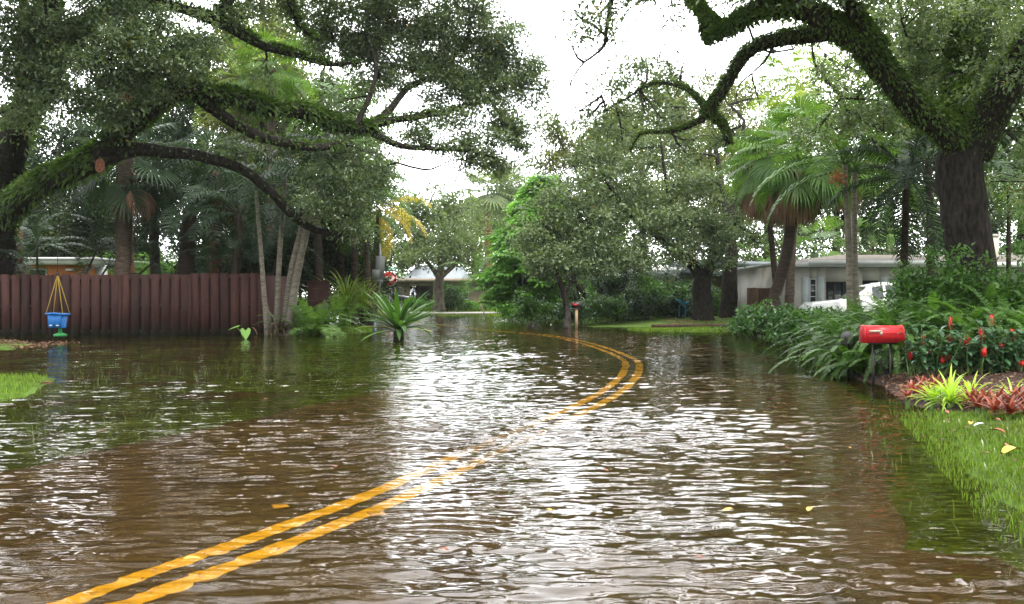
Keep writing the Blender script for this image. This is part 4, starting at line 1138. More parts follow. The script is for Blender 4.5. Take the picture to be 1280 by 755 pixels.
MB().tube([top, top + [0.0, 0, .6], top + [.02, 0, 2.4]], .008, 5).tube([top - [0, 0, .03], top + [0, 0, .08]], .035, 8).build('hanging_cord', M['iron'], r)

# turquoise toy chair by the far hedge
cY = 41.0; cp = P(851, 378, cY)
M['toy_blue'] = solid('toy_turquoise', (0.02, 0.3, 0.42), .4, scale=5)
r = thing('toy_slide', 'turquoise plastic toy slide standing in the dark hedge', 'toy', (cp[0], cY, .1))
k_ = .58
MB().prism([(cp[0] + x * k_, cp[2] + z * k_) for x, z in ((-.42, .28), (-.1, .22), (.1, -.02), (.55, -.1), (.55, -.2), (.0, -.16), (-.2, .08), (-.42, .16))], cY - .16, cY + .16, 'y').build('chute', M['toy_blue'], r)
for px in (-.08, .2): MB().box((cp[0] + px, cY, cp[2] / 2 - .05), (.035, .2, cp[2] - .05)).build('leg', M['toy_blue'], r)
MB().box((cp[0] + .29, cY, cp[2] - .02), (.05, .3, .14)).build('end_panel', M['toy_blue'], r)
# landscape timber along the far bed
o = MB().tube([[X(815, 37.2), 37.4, .02], [X(870, 37.2), 37.2, .03], [X(930, 37.2), 37.3, .05]], .09, 8, rough=.05, rng=np.random.default_rng(1)).build('log_edging', M['oldwood'], base=None)
tag(o, 'weathered log edging the bed below the double trunked tree', 'log')

# ================================================================ TREES
def L3(pts): return [P(*p) for p in pts]
# great oak on the left: its trunk rises at the frame's edge and its limbs reach over the water
z0 = np.array([X(-2, 32.0), 32.0, -.1])
P0_ = P
def P(px, py, Y, _f=1.34): return P0_(px, py, Y * _f)
limbs = [
    ([z0, P(0, 300, 23.6), P(4, 230, 23), P(22, 165, 21.6), P(52, 105, 20.4), P(66, 75, 19.6), P(60, 10, 19), P(40, -80, 18.5)], [.42, .38, .38, .34, .33, .28, .22, .12]),
    ([P(-2, 275, 23.4), P(40, 236, 21), P(90, 213, 19.2), P(130, 193, 18.6), P(160, 160, 18.4), P(195, 130, 18.2), P(235, 112, 18.2), P(285, 122, 18.6), P(330, 134, 19.2), P(385, 140, 20), P(425, 158, 21), P(465, 160, 21.6)], [.30, .27, .25, .23, .21, .20, .19, .17, .17, .16, .14, .10]),
    ([P(130, 196, 18.6), P(175, 187, 18.6), P(215, 190, 18.8), P(262, 197, 19.2), P(305, 213, 19.8), P(340, 240, 20.2), P(365, 268, 20.6), P(392, 287, 21), P(425, 291, 21.4), P(452, 283, 22)], [.2, .14, .13, .125, .12, .11, .10, .08, .07, .03]),
    ([P(235, 112, 18.2), P(275, 140, 18.6), P(320, 168, 19), P(360, 180, 19.4), P(400, 184, 20), P(430, 178, 20.6)], [.16, .12, .11, .10, .09, .05]),
    ([P(62, 60, 19.2), P(110, 30, 18.8), P(150, 10, 18.4), P(205, 6, 18.4), P(262, 22, 18.8), P(298, 40, 19.4), P(330, 58, 20), P(368, 68, 20.4), P(410, 80, 20.8), P(450, 78, 21)], [.2, .14, .11, .10, .11, .12, .10, .07, .06, .03]),
    ([P(270, 22, 18.8), P(300, -10, 19), P(350, -20, 19.4), P(372, 30, 19.8), P(398, 50, 20.4)], [.1, .09, .07, .05, .04]),
    ([P(455, 160, 21.5), P(485, 140, 22), P(510, 110, 22.6), P(545, 92, 23), P(580, 55, 23.4), P(590, 15, 23.6)], [.11, .1, .08, .07, .05, .02]),
    ([P(455, 160, 21.5), P(500, 148, 22), P(545, 142, 22.6), P(590, 130, 23), P(630, 112, 23.4)], [.12, .09, .07, .05, .02]),
    ([P(465, 166, 21.6), P(502, 182, 22), P(545, 186, 22.3), P(590, 190, 22.6), P(630, 200, 23)], [.09, .08, .06, .04, .02]),
    ([P(440, 165, 21.2), P(462, 120, 21.6), P(470, 80, 22), P(455, 40, 22.2)], [.08, .06, .05, .02]),
    ([P(495, 203, 21.4), P(530, 212, 21.8), P(548, 208, 22), P(570, 196, 22.4)], [.03, .028, .02, .01]),
]
blobs = [(40, 30, 70, 60, 17.2), (30, 95, 55, 45, 17), (100, 40, 70, 50, 17), (120, 95, 55, 45, 16.6), (170, 55, 55, 38, 16.4), (215, 40, 50, 32, 16.8), (230, 75, 42, 28, 16.8), (140, 140, 38, 28, 17.2), (95, 120, 40, 32, 17),
         (175, 100, 45, 30, 17), (20, 140, 40, 34, 17.5, 0, .8), (255, 60, 34, 22, 17.2),
         (350, 8, 50, 20, 20, 0, .7), (330, 95, 26, 16, 20, 0, .5), (300, 185, 40, 18, 19.8, 0, .5),
         (420, 40, 55, 42, 22.5), (480, 45, 60, 46, 22.8), (545, 35, 60, 46, 23), (600, 45, 55, 45, 23.4), (640, 100, 46, 36, 23.6, 0, .8), (470, 100, 45, 32, 22.4, 0, .8), (540, 95, 50, 32, 23), (595, 120, 52, 34, 23.2), (636, 150, 36, 26, 23.4, 0, .7), (560, 148, 45, 24, 22.8, 0, .85), (605, 180, 45, 24, 23), (625, 208, 24, 16, 23.2), (672, 95, 22, 30, 23.8, 0, .4),
         (440, 195, 45, 22, 21), (410, 225, 42, 24, 20.6), (450, 235, 40, 26, 21), (425, 262, 45, 20, 20.8), (385, 255, 30, 18, 20.4, 0, .7), (470, 215, 26, 18, 21.4), (440, 285, 34, 14, 21), (60, 60, 60, 40, 18), (200, 90, 50, 34, 17.6), (150, 20, 60, 34, 17.6), (300, 20, 40, 20, 19, 0, .6), (400, 12, 50, 26, 21.5), (510, 70, 60, 36, 23), (570, 90, 60, 40, 23.5), (620, 60, 50, 44, 23.6), (640, 150, 40, 34, 23.6), (660, 110, 30, 40, 24, 0, .7), (600, 90, 50, 40, 24), (500, 20, 60, 40, 23), (560, 180, 50, 16, 22.6), (600, 203, 40, 16, 23), (515, 165, 40, 16, 22.4), (650, 190, 24, 20, 23.4, 0, .7), (440, 60, 40, 40, 22.6), (420, 130, 30, 20, 22, 0, .5),
         (560, -10, 80, 30, 23), (450, -25, 90, 36, 22), (330, -40, 90, 36, 20), (200, -60, 110, 50, 17.5), (60, -60, 100, 60, 16.5), (100, -150, 200, 60, 16.5, 3, .7), (420, -130, 160, 60, 20, 3, .7), (-80, 20, 80, 90, 17), (-90, 150, 70, 60, 18), (560, -80, 90, 40, 22.5), (250, -260, 260, 90, 17, 4, .8), (-50, -380, 300, 140, 15, 4, .8)]  # highest blobs, out of view, are added to darken the water's reflections
fc = {k: dict(dens=d, size=s * 1.15, hang=h) for k, d, s, h in ((0, 90, .2, .3), (1, 330, .17, .45), (2, 40, .12, .4), (3, 60, .13, .5), (4, 130, .13, .3), (5, 120, .13, .4), (6, 50, .11, .4), (7, 90, .13, .5), (8, 60, .1, .4))}
fc[2] = dict(dens=25, size=.12, hang=.5)
limbs = [(p, [q * 1.3 for q in rr]) for p, rr in limbs]
blobs = [(b_[0], b_[1], b_[2], b_[3], b_[4] * 1.34) + ((b_[5] * 1.3,) + tuple(b_[6:]) if len(b_) > 5 else ()) for b_ in blobs]
P = P0_
r = oak('live_oak', 'huge old oak at the left edge with fern covered limbs reaching over the water', 'tree', limbs, blobs, leaf=.115, lai=3.1, clump=.34, seed=11, fern=fc, r0=.045, asp=.45)
s_ = P(131, 209, 24.4)
mb = MB(); th = np.linspace(0, 2 * math.pi, 17); ring = np.stack([s_[0] + .09 * np.cos(th), np.full(17, s_[1] - .28), s_[2] + .16 * np.sin(th)], -1)
mb.tube(ring, .04, 6).prism([(s_[0] + 0.09 * math.cos(a), s_[2] + .16 * math.sin(a)) for a in th[:-1]], s_[1] - .28, s_[1] - .2, 'y').build('branch_scar', M['orange_trunk'], r)
# extra moss on the first part of limb 2
# great oak on the right
zb = np.array([X(1216, 17.5), 17.5, .2])
limbs = [
    ([zb, P(1216, 330, 17.5), P(1208, 275, 17.5), P(1200, 225, 17.5), P(1204, 185, 17.5), P(1212, 172, 17.5)], [.46, .42, .40, .41, .43, .38]),
    ([P(1205, 190, 17.5), P(1180, 160, 17.2), P(1140, 132, 16.8), P(1108, 95, 16.4), P(1080, 58, 16), P(1045, 35, 15.8), P(1010, 14, 15.6), P(975, 8, 15.6), P(940, 18, 15.8), P(905, 38, 16), P(885, 48, 16)], [.26, .25, .22, .2, .2, .2, .19, .16, .14, .11, .05]),
    ([P(1215, 195, 17.5), P(1240, 145, 17.2), P(1262, 105, 16.8), P(1290, 60, 16.4), P(1330, 10, 16)], [.33, .31, .29, .26, .22]),
    ([P(1207, 190, 17.6), P(1200, 120, 18.2), P(1206, 70, 18.8), P(1215, 20, 19), P(1240, -50, 19)], [.28, .3, .34, .28, .2]),
    ([P(1035, 42, 15.9), P(1000, 46, 16.2), P(960, 52, 16.6), P(930, 68, 17), P(910, 100, 17.2), P(893, 128, 17.4), P(880, 145, 17.5)], [.16, .14, .13, .12, .11, .10, .09]),
    ([P(884, 138, 17.5), P(900, 152, 17.6), P(908, 165, 17.6), P(912, 180, 17.7)], [.09, .07, .06, .03]),
    ([P(884, 138, 17.5), P(868, 118, 17.8), P(850, 108, 18), P(815, 104, 18.4), P(785, 122, 18.8), P(755, 140, 19)], [.07, .055, .045, .03, .02, .01]),
    ([P(880, 148, 17.5), P(850, 162, 17.8), P(825, 165, 18), P(800, 168, 18.4), P(788, 190, 18.6)], [.06, .045, .035, .02, .01]),
    ([P(905, 38, 16), P(880, 20, 16.2), P(865, -5, 16.4), P(840, -40, 16.8)], [.1, .11, .12, .12]),
    ([P(880, 20, 16.2), P(882, 38, 16.2), P(885, 52, 16.2)], [.1, .07, .02]),
    ([P(1100, 60, 16), P(1070, 20, 15.6), P(1050, -20, 15.4)], [.14, .13, .12]),
    ([P(968, 55, 16.6), P(955, 78, 16.8), P(940, 92, 17), P(944, 110, 17), P(950, 132, 17.1)], [.03, .022, .018, .012, .006]),
    ([P(940, 92, 17), P(925, 105, 17), P(920, 125, 17), P(930, 138, 17)], [.018, .012, .009, .005]),
    ([P(785, -30, 17), P(765, 0, 17), P(757, 45, 17), P(752, 62, 17), P(730, 78, 17), P(717, 96, 17), P(713, 108, 17)], [.06, .05, .035, .025, .018, .012, .005]),
    ([P(840, -40, 16.8), P(810, -50, 17), P(785, -30, 17)], [.1, .08, .06]),
]
blobs = [(760, 12, 46, 22, 17, 0, .7), (745, 40, 26, 26, 17, 0, .55), (725, 52, 18, 24, 17, 0, .4), (765, 50, 14, 22, 17, 0, .5), (725, 12, 20, 20, 17.2, 0, .4), (800, -18, 50, 24, 17),
         (810, 100, 34, 22, 18.6, 0, .55), (845, 92, 30, 20, 18.2, 0, .5), (780, 135, 30, 20, 19, 0, .45), (820, 150, 36, 20, 18.4, 0, .4), (870, 180, 40, 22, 18, 0, .35), (905, 175, 14, 20, 17.6, 0, .8), (800, 85, 44, 20, 19.5, 0, .75), (755, 115, 34, 20, 19.5, 0, .7), (735, 150, 30, 20, 20, 0, .7), (830, 130, 44, 26, 19, 0, .6), (705, 150, 20, 16, 19.5, 0, .5), (780, 170, 40, 22, 20, 0, .6), (1120, 60, 40, 34, 19.5, 0, .9), (1100, 25, 50, 30, 20), (1155, 60, 50, 40, 21), (1250, 120, 44, 44, 20.5), (1130, 110, 36, 26, 21), (1165, 130, 30, 34, 21), (1010, 20, 60, 18, 18, 0, .6), (930, 5, 50, 14, 17, 0, .7), (850, 10, 30, 18, 17, 0, .6), (1170, 70, 40, 34, 20, 0, .9), (1250, 60, 40, 40, 19, 0, .9), (1180, 130, 34, 24, 20, 0, .9), (1040, 95, 34, 20, 18.6, 0, .6),
         (1060, 140, 46, 30, 18.2, 0, .9), (1100, 150, 40, 34, 18.6, 0, .9), (1020, 165, 40, 20, 18.6, 0, .9), (1090, 100, 30, 20, 18.4, 0, .6),
         (1140, 40, 40, 34, 18.8, 0, .9), (1180, 20, 50, 34, 19, 0, .8), (1130, 0, 50, 22, 18), (1060, -10, 70, 20, 15), (960, -16, 70, 18, 15.4), (1250, 20, 50, 40, 18), (1270, 110, 40, 40, 18.5, 0, .8), (1235, 70, 30, 30, 18, 0, .8), (1150, 95, 34, 26, 19.4, 0, .9),
         (1000, -70, 140, 40, 15.4), (1180, -80, 160, 60, 15, 3), (1330, 60, 90, 90, 15.5, 3), (1180, -330, 260, 110, 13, 3, .8), (1480, -330, 260, 160, 12, 3, .8), (1250, -520, 300, 130, 11.5, 3, .7), (1000, -230, 120, 60, 13.5, 2, .7), (1120, -170, 220, 60, 14, 3, .8), (880, -60, 90, 30, 16.4), (1400, -100, 160, 120, 14, 3, .8), (1330, 200, 60, 70, 17), (1290, 250, 34, 26, 19, 0, .7), (1240, 230, 18, 20, 20, 0, .5)]  # unseen overhead blobs added so the near right water reflects darker
fc = {1: dict(dens=1414, size=0.088, hang=.55), 2: dict(dens=897, size=0.078, hang=.3), 3: dict(dens=1142, size=0.083, hang=.3), 4: dict(dens=816, size=0.062, hang=.6), 5: dict(dens=1142, size=0.062, hang=.8), 6: dict(dens=435, size=0.046, hang=.4), 7: dict(dens=435, size=0.046, hang=.4), 8: dict(dens=1142, size=0.083, hang=.5), 9: dict(dens=1360, size=0.083, hang=.7), 10: dict(dens=952, size=0.083, hang=.4), 13: dict(dens=244, size=0.036, hang=.4)}
oak('live_oak', 'massive dark oak at the right with a fern clad limb arching leftward', 'tree', limbs, blobs, leaf=.095, lai=2.2, clump=.25, seed=23, fern=fc, r0=.03, asp=.45, up=.3)

# double trunked oak across the water
Yd = 40.0
base = np.array([X(880, Yd), Yd, .02])
limbs = [([base, P(879, 375, Yd), P(878, 352, Yd), P(880, 338, Yd)], [.46, .42, .4, .36]),
         ([P(879, 350, Yd), P(866, 330, Yd), P(852, 318, Yd), P(830, 300, 39.5), P(790, 270, 39), P(760, 230, 38.5)], [.3, .26, .24, .2, .15, .08]),
         ([P(881, 348, Yd), P(892, 325, Yd), P(905, 305, Yd), P(908, 270, 40.5), P(900, 220, 41), P(890, 150, 41)], [.26, .22, .2, .17, .12, .06]),
         ([P(852, 318, Yd), P(846, 290, 40), P(835, 240, 40), P(825, 170, 40)], [.14, .12, .1, .05]),
         ([P(908, 290, Yd), P(930, 262, 40), P(920, 250, 40), P(945, 235, 40)], [.1, .08, .06, .04])]
blobs = [(700, 300, 45, 40, 38), (740, 290, 50, 44, 37.5), (720, 250, 50, 40, 38), (690, 340, 34, 20, 37.6), (745, 330, 50, 22, 37.5), (790, 320, 50, 26, 38), (800, 280, 55, 40, 38.4), (840, 300, 44, 30, 38.6), (770, 235, 50, 36, 39), (830, 240, 50, 36, 39.4), (870, 280, 44, 28, 39), (900, 300, 34, 28, 39), (880, 230, 44, 30, 40, 0, .8), (790, 190, 48, 32, 40, 0, .8), (850, 190, 44, 28, 41, 0, .6), (740, 205, 34, 28, 39.5, 0, .9), (925, 285, 34, 20, 40, 0, .8), (950, 250, 28, 20, 41, 0, .6), (905, 325, 30, 14, 39), (760, 165, 34, 24, 41, 0, .7), (820, 140, 40, 26, 42, 0, .6), (945, 300, 26, 18, 40, 0, .7)]
oak('spreading_oak', 'broad oak with a forked dark trunk above the grass strip across the water', 'tree', limbs, blobs, leaf=.16, lai=2.6, clump=.42, seed=31, r0=.07, ntips=5, per=22)
limbs = [([np.array([X(910, 41.5), 41.5, .02]), P(911, 360, 41.5), P(912, 330, 41.5), P(915, 280, 42), P(925, 220, 42.5), P(930, 150, 43)], [.37, .34, .32, .26, .18, .08])]
blobs = [(930, 220, 44, 34, 43, 0, .8), (950, 180, 44, 34, 44, 0, .8), (900, 120, 60, 36, 45, 0, .6), (960, 130, 44, 30, 45, 0, .6), (890, 170, 40, 28, 44, 0, .6), (960, 220, 30, 34, 43, 0, .6), (985, 330, 30, 18, 46, 0, .5)]
oak('straight_oak', 'oak with one straight dark trunk just right of the forked oak', 'tree', limbs, blobs, leafm='oak_leaf_olive', leaf=.17, lai=2.2, clump=.45, seed=33, r0=.07, ntips=5, per=22)
# thin trunk by the wooden mailbox
limbs = [([G(709, 411) + [0, 0, -.1], P(709, 390, 36.5), P(706, 370, 36.5), P(700, 352, 36.5), P(694, 335, 36.5)], [.13, .11, .12, .11, .08]), ([P(706, 372, 36.5), P(713, 355, 36.6), P(722, 338, 36.8)], [.07, .06, .04])]
blobs = [(690, 318, 36, 24, 36.6), (665, 300, 26, 26, 37), (715, 330, 32, 18, 36.4), (675, 335, 26, 14, 36.6, 0, .8), (680, 270, 30, 26, 37.4)]
oak('young_oak', 'young oak on a thin leaning trunk beside the black mailbox', 'tree', limbs, blobs, leaf=.14, lai=2.6, clump=.35, seed=35, r0=.04, ntips=5, per=22)

# bright green tree with layered sprays
def layered_tree():
    rng = np.random.default_rng(41); Y = 47.0
    b = np.array([X(655, Y), Y, .1]); r = thing('almond_tree', 'bright green tree with drooping layered sprays of leaves mid street', 'tree', b)
    ln, rr = smooth_line([b, P(655, 360, Y), P(658, 300, Y), P(665, 235, Y)], [.2, .18, .14, .05], .3, rng, .1)
    MB().tube(ln, rr, 10, rough=.05, rng=rng).build('trunk', M['bark'], r, smooth=True)
    mb, tw = MB(), MB(); s = Y / F_PX
    for i in range(300):
        py = rng.uniform(222, 380); f = (py - 222) / 158
        hw = 60 * math.sin(min(1, f * 1.35 + .12) * math.pi / 2) * (1 if f < .75 else 1 - (f - .75) * 1.6)
        cx = 664 + 16 * (1 - f) - 12 * f
        az = rng.uniform(0, 2 * math.pi); rad = hw * rng.uniform(.45, 1.1) * s
        o = P(cx, py, Y); tip = o + np.array([math.cos(az) * rad, math.sin(az) * rad, -rad * .1])
        k = 9; t = np.linspace(.2, 1, k)[:, None]
        line = o + (tip - o) * t + np.array([0, 0, 1.0]) * (.35 * np.sin(t * math.pi) - .2 * t ** 2)
        tw.tube(line, np.linspace(.02, .006, k), 4, cap=False)
        out = nrm(tip - o); tn0 = rng.normal(.5, .15)
        for p_ in line[-4:]:
            n = 24
            rad_ = rng.uniform(0, 6.28, n)
            d = np.stack([np.cos(rad_), np.sin(rad_), np.full(n, -.5)], -1) + out * .9
            pos = p_ + np.stack([np.cos(rad_), np.sin(rad_), 0 * rad_], -1) * rng.uniform(.02, .28, n)[:, None] + rng.normal(0, .03, (n, 3))
            L = rng.uniform(.2, .36, n)
            mb.leaves(pos, d, np.array([0, 0, 1.0]) + rng.normal(0, .22, (n, 3)), L, L * .42, np.clip(rng.normal(tn0 + .15 * (1 - f), .14, n), 0, .92))
    mb.build('crown', M['bright_leaf'], r); tw.build('twigs', M['twig'], r)
layered_tree()

# far round tree over the tan house
Yf = 70.0
limbs = [([np.array([X(549, Yf), Yf, .1]), P(549, 372, Yf), P(549, 350, Yf), P(552, 320, Yf), P(555, 280, Yf)], [.42, .34, .32, .26, .12]), ([P(549, 350, Yf), P(540, 335, Yf), P(520, 310, Yf)], [.2, .17, .1]), ([P(550, 348, Yf), P(566, 333, Yf), P(590, 310, Yf)], [.2, .17, .1])]
blobs = [(520, 300, 34, 34, Yf), (560, 300, 40, 36, Yf - 2), (595, 305, 26, 32, Yf), (535, 265, 30, 28, Yf), (575, 265, 32, 28, Yf), (550, 320, 50, 14, Yf - 2), (508, 325, 24, 16, Yf), (600, 330, 18, 14, Yf), (515, 270, 20, 30, Yf + 1), (550, 240, 24, 14, Yf + 1, 0, .7), (505, 250, 20, 18, Yf + 2, 0, .6)]
oak('round_tree', 'hazy round grey green tree at the far end of the street', 'tree', limbs, blobs, leafm='far_leaf', barkm='bark_pale', leaf=.27, lai=2.6, clump=.7, seed=43, r0=.1, ntips=5, per=22)

# background broadleaf trees: (px, Y, top py, half width px, label, leaf material)
BG = [
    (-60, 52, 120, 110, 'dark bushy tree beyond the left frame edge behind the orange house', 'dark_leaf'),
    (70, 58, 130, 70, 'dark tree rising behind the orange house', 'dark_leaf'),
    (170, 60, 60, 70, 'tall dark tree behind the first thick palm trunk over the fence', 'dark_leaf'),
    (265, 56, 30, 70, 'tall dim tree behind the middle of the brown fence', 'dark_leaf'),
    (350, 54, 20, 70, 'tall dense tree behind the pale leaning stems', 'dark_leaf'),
    (325, 47, -30, 60, 'light olive tree high behind the mossy limb', 'oak_leaf_olive'),
    (430, 52, 90, 55, 'leafy tree behind the yellow fronded palm', 'oak_leaf'),
    (480, 80, 235, 44, 'far green tree left of the round hazy tree', 'far_leaf'),
    (590, 100, 225, 60, 'distant pale tree behind the round hazy tree', 'far_leaf'),
    (655, 95, 195, 60, 'distant tree behind the bright layered tree', 'far_leaf'),
    (735, 62, 120, 62, 'olive tree behind the young oak', 'oak_leaf_olive'),
    (810, 66, 80, 66, 'tall pale olive tree behind the forked oak', 'oak_leaf_olive'),
    (890, 68, 95, 60, 'pale olive tree behind the straight oak', 'oak_leaf_olive'),
    (960, 64, 130, 56, 'olive tree behind the yellow house', 'oak_leaf_olive'),
    (1040, 58, 170, 60, 'grey green tree behind the left end of the grey bungalow', 'oak_leaf'),
    (1120, 56, 120, 60, 'dense tree behind the middle of the grey bungalow', 'oak_leaf'),
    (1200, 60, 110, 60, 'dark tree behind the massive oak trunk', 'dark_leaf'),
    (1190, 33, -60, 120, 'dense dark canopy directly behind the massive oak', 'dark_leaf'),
    (1270, 56, 130, 60, 'leafy tree right of the bungalow chimney', 'oak_leaf'),
    (1370, 50, 60, 80, 'tall tree behind the right end of the bungalow', 'oak_leaf'),
]
for i, (px, Y, py, hw, lab, lm) in enumerate(BG):
    rng = np.random.default_rng(100 + i); s = Y / F_PX
    b = np.array([X(px, Y), Y, .1]); top = P(px + rng.uniform(-10, 10), py + 30, Y); m_ = (b + top) / 2 + rng.normal(0, .3, 3)
    ypx0 = 372 if Y > 40 else 225
    bl = []
    rows = max(3, int((ypx0 - py) / 45))
    for j in range(rows):
        f = (j + .5) / rows; yy = py + 22 + (ypx0 - py - 40) * f
        w_ = hw * (.6 + .5 * math.sin(math.pi * min(1, f * 1.1)))
        for q in (-1, 0, 1):
            bl.append((px + q * w_ * .6 + rng.normal(0, 6), yy + rng.normal(0, 8), w_ * .5, 30, Y + rng.normal(0, 1.5)))
    limbs = [([b, m_, top], [.32, .24, .08])] + [([m_ + (top - m_) * rng.uniform(0, .4), m_ + (top - m_) * .6 + np.array([q * hw * s * .5, rng.normal(0, .5), 0]), top + np.array([q * hw * s * .8, 0, -.5])], [.14, .1, .04]) for q in (-1, 1)]
    oak('background_tree', lab, 'tree', limbs, bl, leafm=lm, leaf=.26 if Y > 55 else .22, lai=3.4 if px < 460 else 2.7, clump=.6, seed=200 + i, r0=.06, ntips=3, per=20, group='broadleaf trees in the background', seg=8)

# ================================================================ PALMS
def gb(px, Y, z=0.05): return (X(px, Y), Y, z)
palm_fan('sabal_palm', 'thick trunked palm behind the fence nearest the orange house', gb(151, 33), P(158, 196, 33), .28, 26, 1.5, 1.35, 'dark_palm', seed=1, n=26, sw=.06, mid=(0, 0, 0), dead=3)
palm_feather('feather_palm', 'dark leaning palm trunk behind the fence left of its middle', gb(226, 34.5), P(238, 262, 34.5), .3, 22, 3.6, 'dark_palm', 'palm_dark_bark', seed=2, leaflet=.8, lw=.055, n=34, hang=.8, el=(-.3, 1.4))
palm_fan('fan_palm', 'fan palm with rust coloured stem rising above the fence middle', gb(268, 36), P(272, 215, 36), .22, 24, 1.4, 1.3, 'dark_palm', 'orange_trunk', seed=3, n=24, sw=.06, dead=2)
palm_feather('feather_palm', 'tall feather palm with an orange brown trunk at the upper left', gb(22, 36), P(30, -20, 36), .2, 18, 3.6, 'palm_leaf', 'orange_trunk', seed=4, leaflet=.6, n=30)
palm_feather('feather_palm', 'tall feather palm with brown trunk behind the upper oak limb', gb(160, 38), P(166, 10, 38), .28, 20, 3.4, 'palm_leaf', 'orange_trunk', seed=5, leaflet=.7, n=30)
palm_feather('feather_palm', 'pale green palm glowing above the thick mossy limb', gb(296, 40), P(300, 95, 40), .2, 18, 3.2, 'palm_lime', seed=6, leaflet=.7, lw=.05, n=30, vee=.4)
palm_fan('fan_palm', 'light fan palm above the mossy limb and right of the glowing palm', gb(335, 39), P(340, 85, 39), .18, 26, 1.3, 1.2, 'palm_leaf', seed=7, n=26, sw=.05)
palm_feather('feather_palm', 'palm with broad arching fronds near the hanging oak foliage', gb(430, 38), P(432, 150, 38), .14, 14, 3.2, 'palm_leaf', seed=8, leaflet=.7, lw=.07, n=26)
palm_feather('feather_palm', 'palm crown hanging low behind the fence right third', gb(290, 33.5), P(300, 268, 33.5), .16, 20, 3.0, 'dark_palm', 'palm_dark_bark', seed=9, leaflet=.7, lw=.05, n=32, hang=1.0, el=(-.4, 1.3))
palm_feather('feather_palm', 'dark palm with long hanging fronds between the two thick palm trunks', gb(200, 36.5), P(192, 225, 36.5), .2, 20, 3.2, 'dark_palm', 'palm_dark_bark', seed=10, leaflet=.7, lw=.05, n=32, hang=.9)
palm_feather('feather_palm', 'dark palm overhanging the corner of the fence', gb(400, 35.5), P(396, 250, 35.5), .16, 22, 3.4, 'dark_palm', 'palm_dark_bark', seed=12, leaflet=.75, lw=.05, n=34, hang=1.0, el=(-.5, 1.3))
palm_feather('feather_palm', 'green palm with hanging fronds behind the screw pine', gb(440, 37.5), P(442, 262, 37.5), .13, 20, 3.0, 'palm_leaf', 'palm_bark', seed=13, leaflet=.65, lw=.045, n=36, hang=1.1, el=(-.6, 1.2), bend=1.6)
palm_feather('coconut_palm', 'palm with yellow hanging fronds above the stop sign', gb(461, 38.5), P(474, 262, 38.5), .13, 12, 2.6, 'palm_yellow', 'palm_bark', seed=14, leaflet=.55, lw=.05, n=32, hang=1.3, el=(-.7, .7), bend=1.5)
palm_feather('coconut_palm', 'green crowned palm just left of the yellow fronds', gb(462, 36.5), P(462, 240, 36.5), .12, 16, 2.4, 'palm_leaf', 'palm_bark', seed=15, leaflet=.6, lw=.045, n=32, hang=1.0, el=(-.3, 1.3), bend=1.6)
palm_fan('tall_palm', 'tall distant palm with a rusty trunk top over the round tree', gb(612, 84), P(609, 246, 84), .38, 24, 2.2, 2.2, 'far_leaf', 'orange_trunk', seed=16, n=22, sw=.14, el=(-.4, 1.4))
palm_fan('tall_palm', 'second tall distant palm left of the bright layered tree', gb(640, 88), P(636, 240, 88), .3, 22, 2.0, 2.0, 'far_leaf', 'palm_bark', seed=17, n=22, sw=.14)
# areca clump at the left
def areca(name, label, px, Y, n, h, sd, leafm='dark_palm', spread=.5, stem='palm_dark_bark', L=1.9, r=.045, cat='palm tree', tone=.4, nf=6, lft=.5):
    rng = np.random.default_rng(sd); b = np.array(gb(px, Y)); root = thing(name, label, cat, b)
    mb = MB()
    for i in range(n):
        a = b + np.array([rng.normal(0, spread * .8), rng.normal(0, spread * .5), 0]); lean = (a - b)[:2] * rng.uniform(.6, 1.8)
        t_ = a + np.array([lean[0], lean[1], h * rng.uniform(.75, 1.1)])
        ln, rr = smooth_line([a, (a + t_) / 2 + [0, 0, .1], t_], [r * 1.1, r, r * .8], .25, rng, .05)
        MB().tube(ln, rr, 8).build('stem', M[stem], root, smooth=True)
        for j in range(nf):
            pinnate(mb, rng, t_, j * 2.4 + i, 1.35 - j * .28 + rng.normal(0, .1), L * rng.uniform(.8, 1.1), lft, .042, 26, 1.3, .3, .45, np.clip(tone + rng.normal(0, .14), 0, .8), bare=.12)
    mb.build('crown', M[leafm], root)
areca('areca_palm', 'dark clump of thin palm stems in front of the orange house', 50, 34, 9, 3.0, 61, spread=1.0)
areca('areca_palm', 'feathery clump behind the fence between the two thick trunks', 190, 46, 6, 2.2, 62, leafm='palm_leaf', spread=.6)
areca('areca_palm', 'clump of slim stems behind the fence right of the middle', 300, 34.5, 7, 3.0, 63, spread=.9)
areca('areca_palm', 'pale clump against the far trees right of the fence', 370, 46, 6, 3.6, 64, spread=.9, leafm='palm_leaf')
areca('areca_palm', 'dark clump of palm stems behind the black mailbox hedge', 770, 46, 9, 2.6, 65, spread=1.2, L=2.4, leafm='dark_palm')
areca('areca_palm', 'clump of palm stems behind the thin leaning young oak', 690, 49, 8, 2.4, 66, spread=1.0, L=2.2, leafm='palm_leaf')
areca('areca_palm', 'palm clump in the shade behind the double line bend', 740, 50, 8, 3.0, 67, spread=1.0, L=2.4, leafm='palm_leaf')
# yellow green shrubs glowing behind the fence
for k, (px, Y, w_, h_, lab) in enumerate(((205, 50, 2.6, 3.4, 'lime green shrub glowing behind the left fence'), (250, 52, 2.4, 3.0, 'lime green shrub seen right of the second thick palm trunk'), (140, 54, 2.0, 3.6, 'pale green shrub right of the orange house'), (500, 84, 3.5, 3.6, 'lime green shrub beside the tan house roof'))):
    bush('lime_shrub', lab, 'shrub', gb(px, Y), (w_, 1.5, h_), 'bright_leaf', leaf=.2, seed=70 + k, clump=.4, tone=.15, lai=2.2)

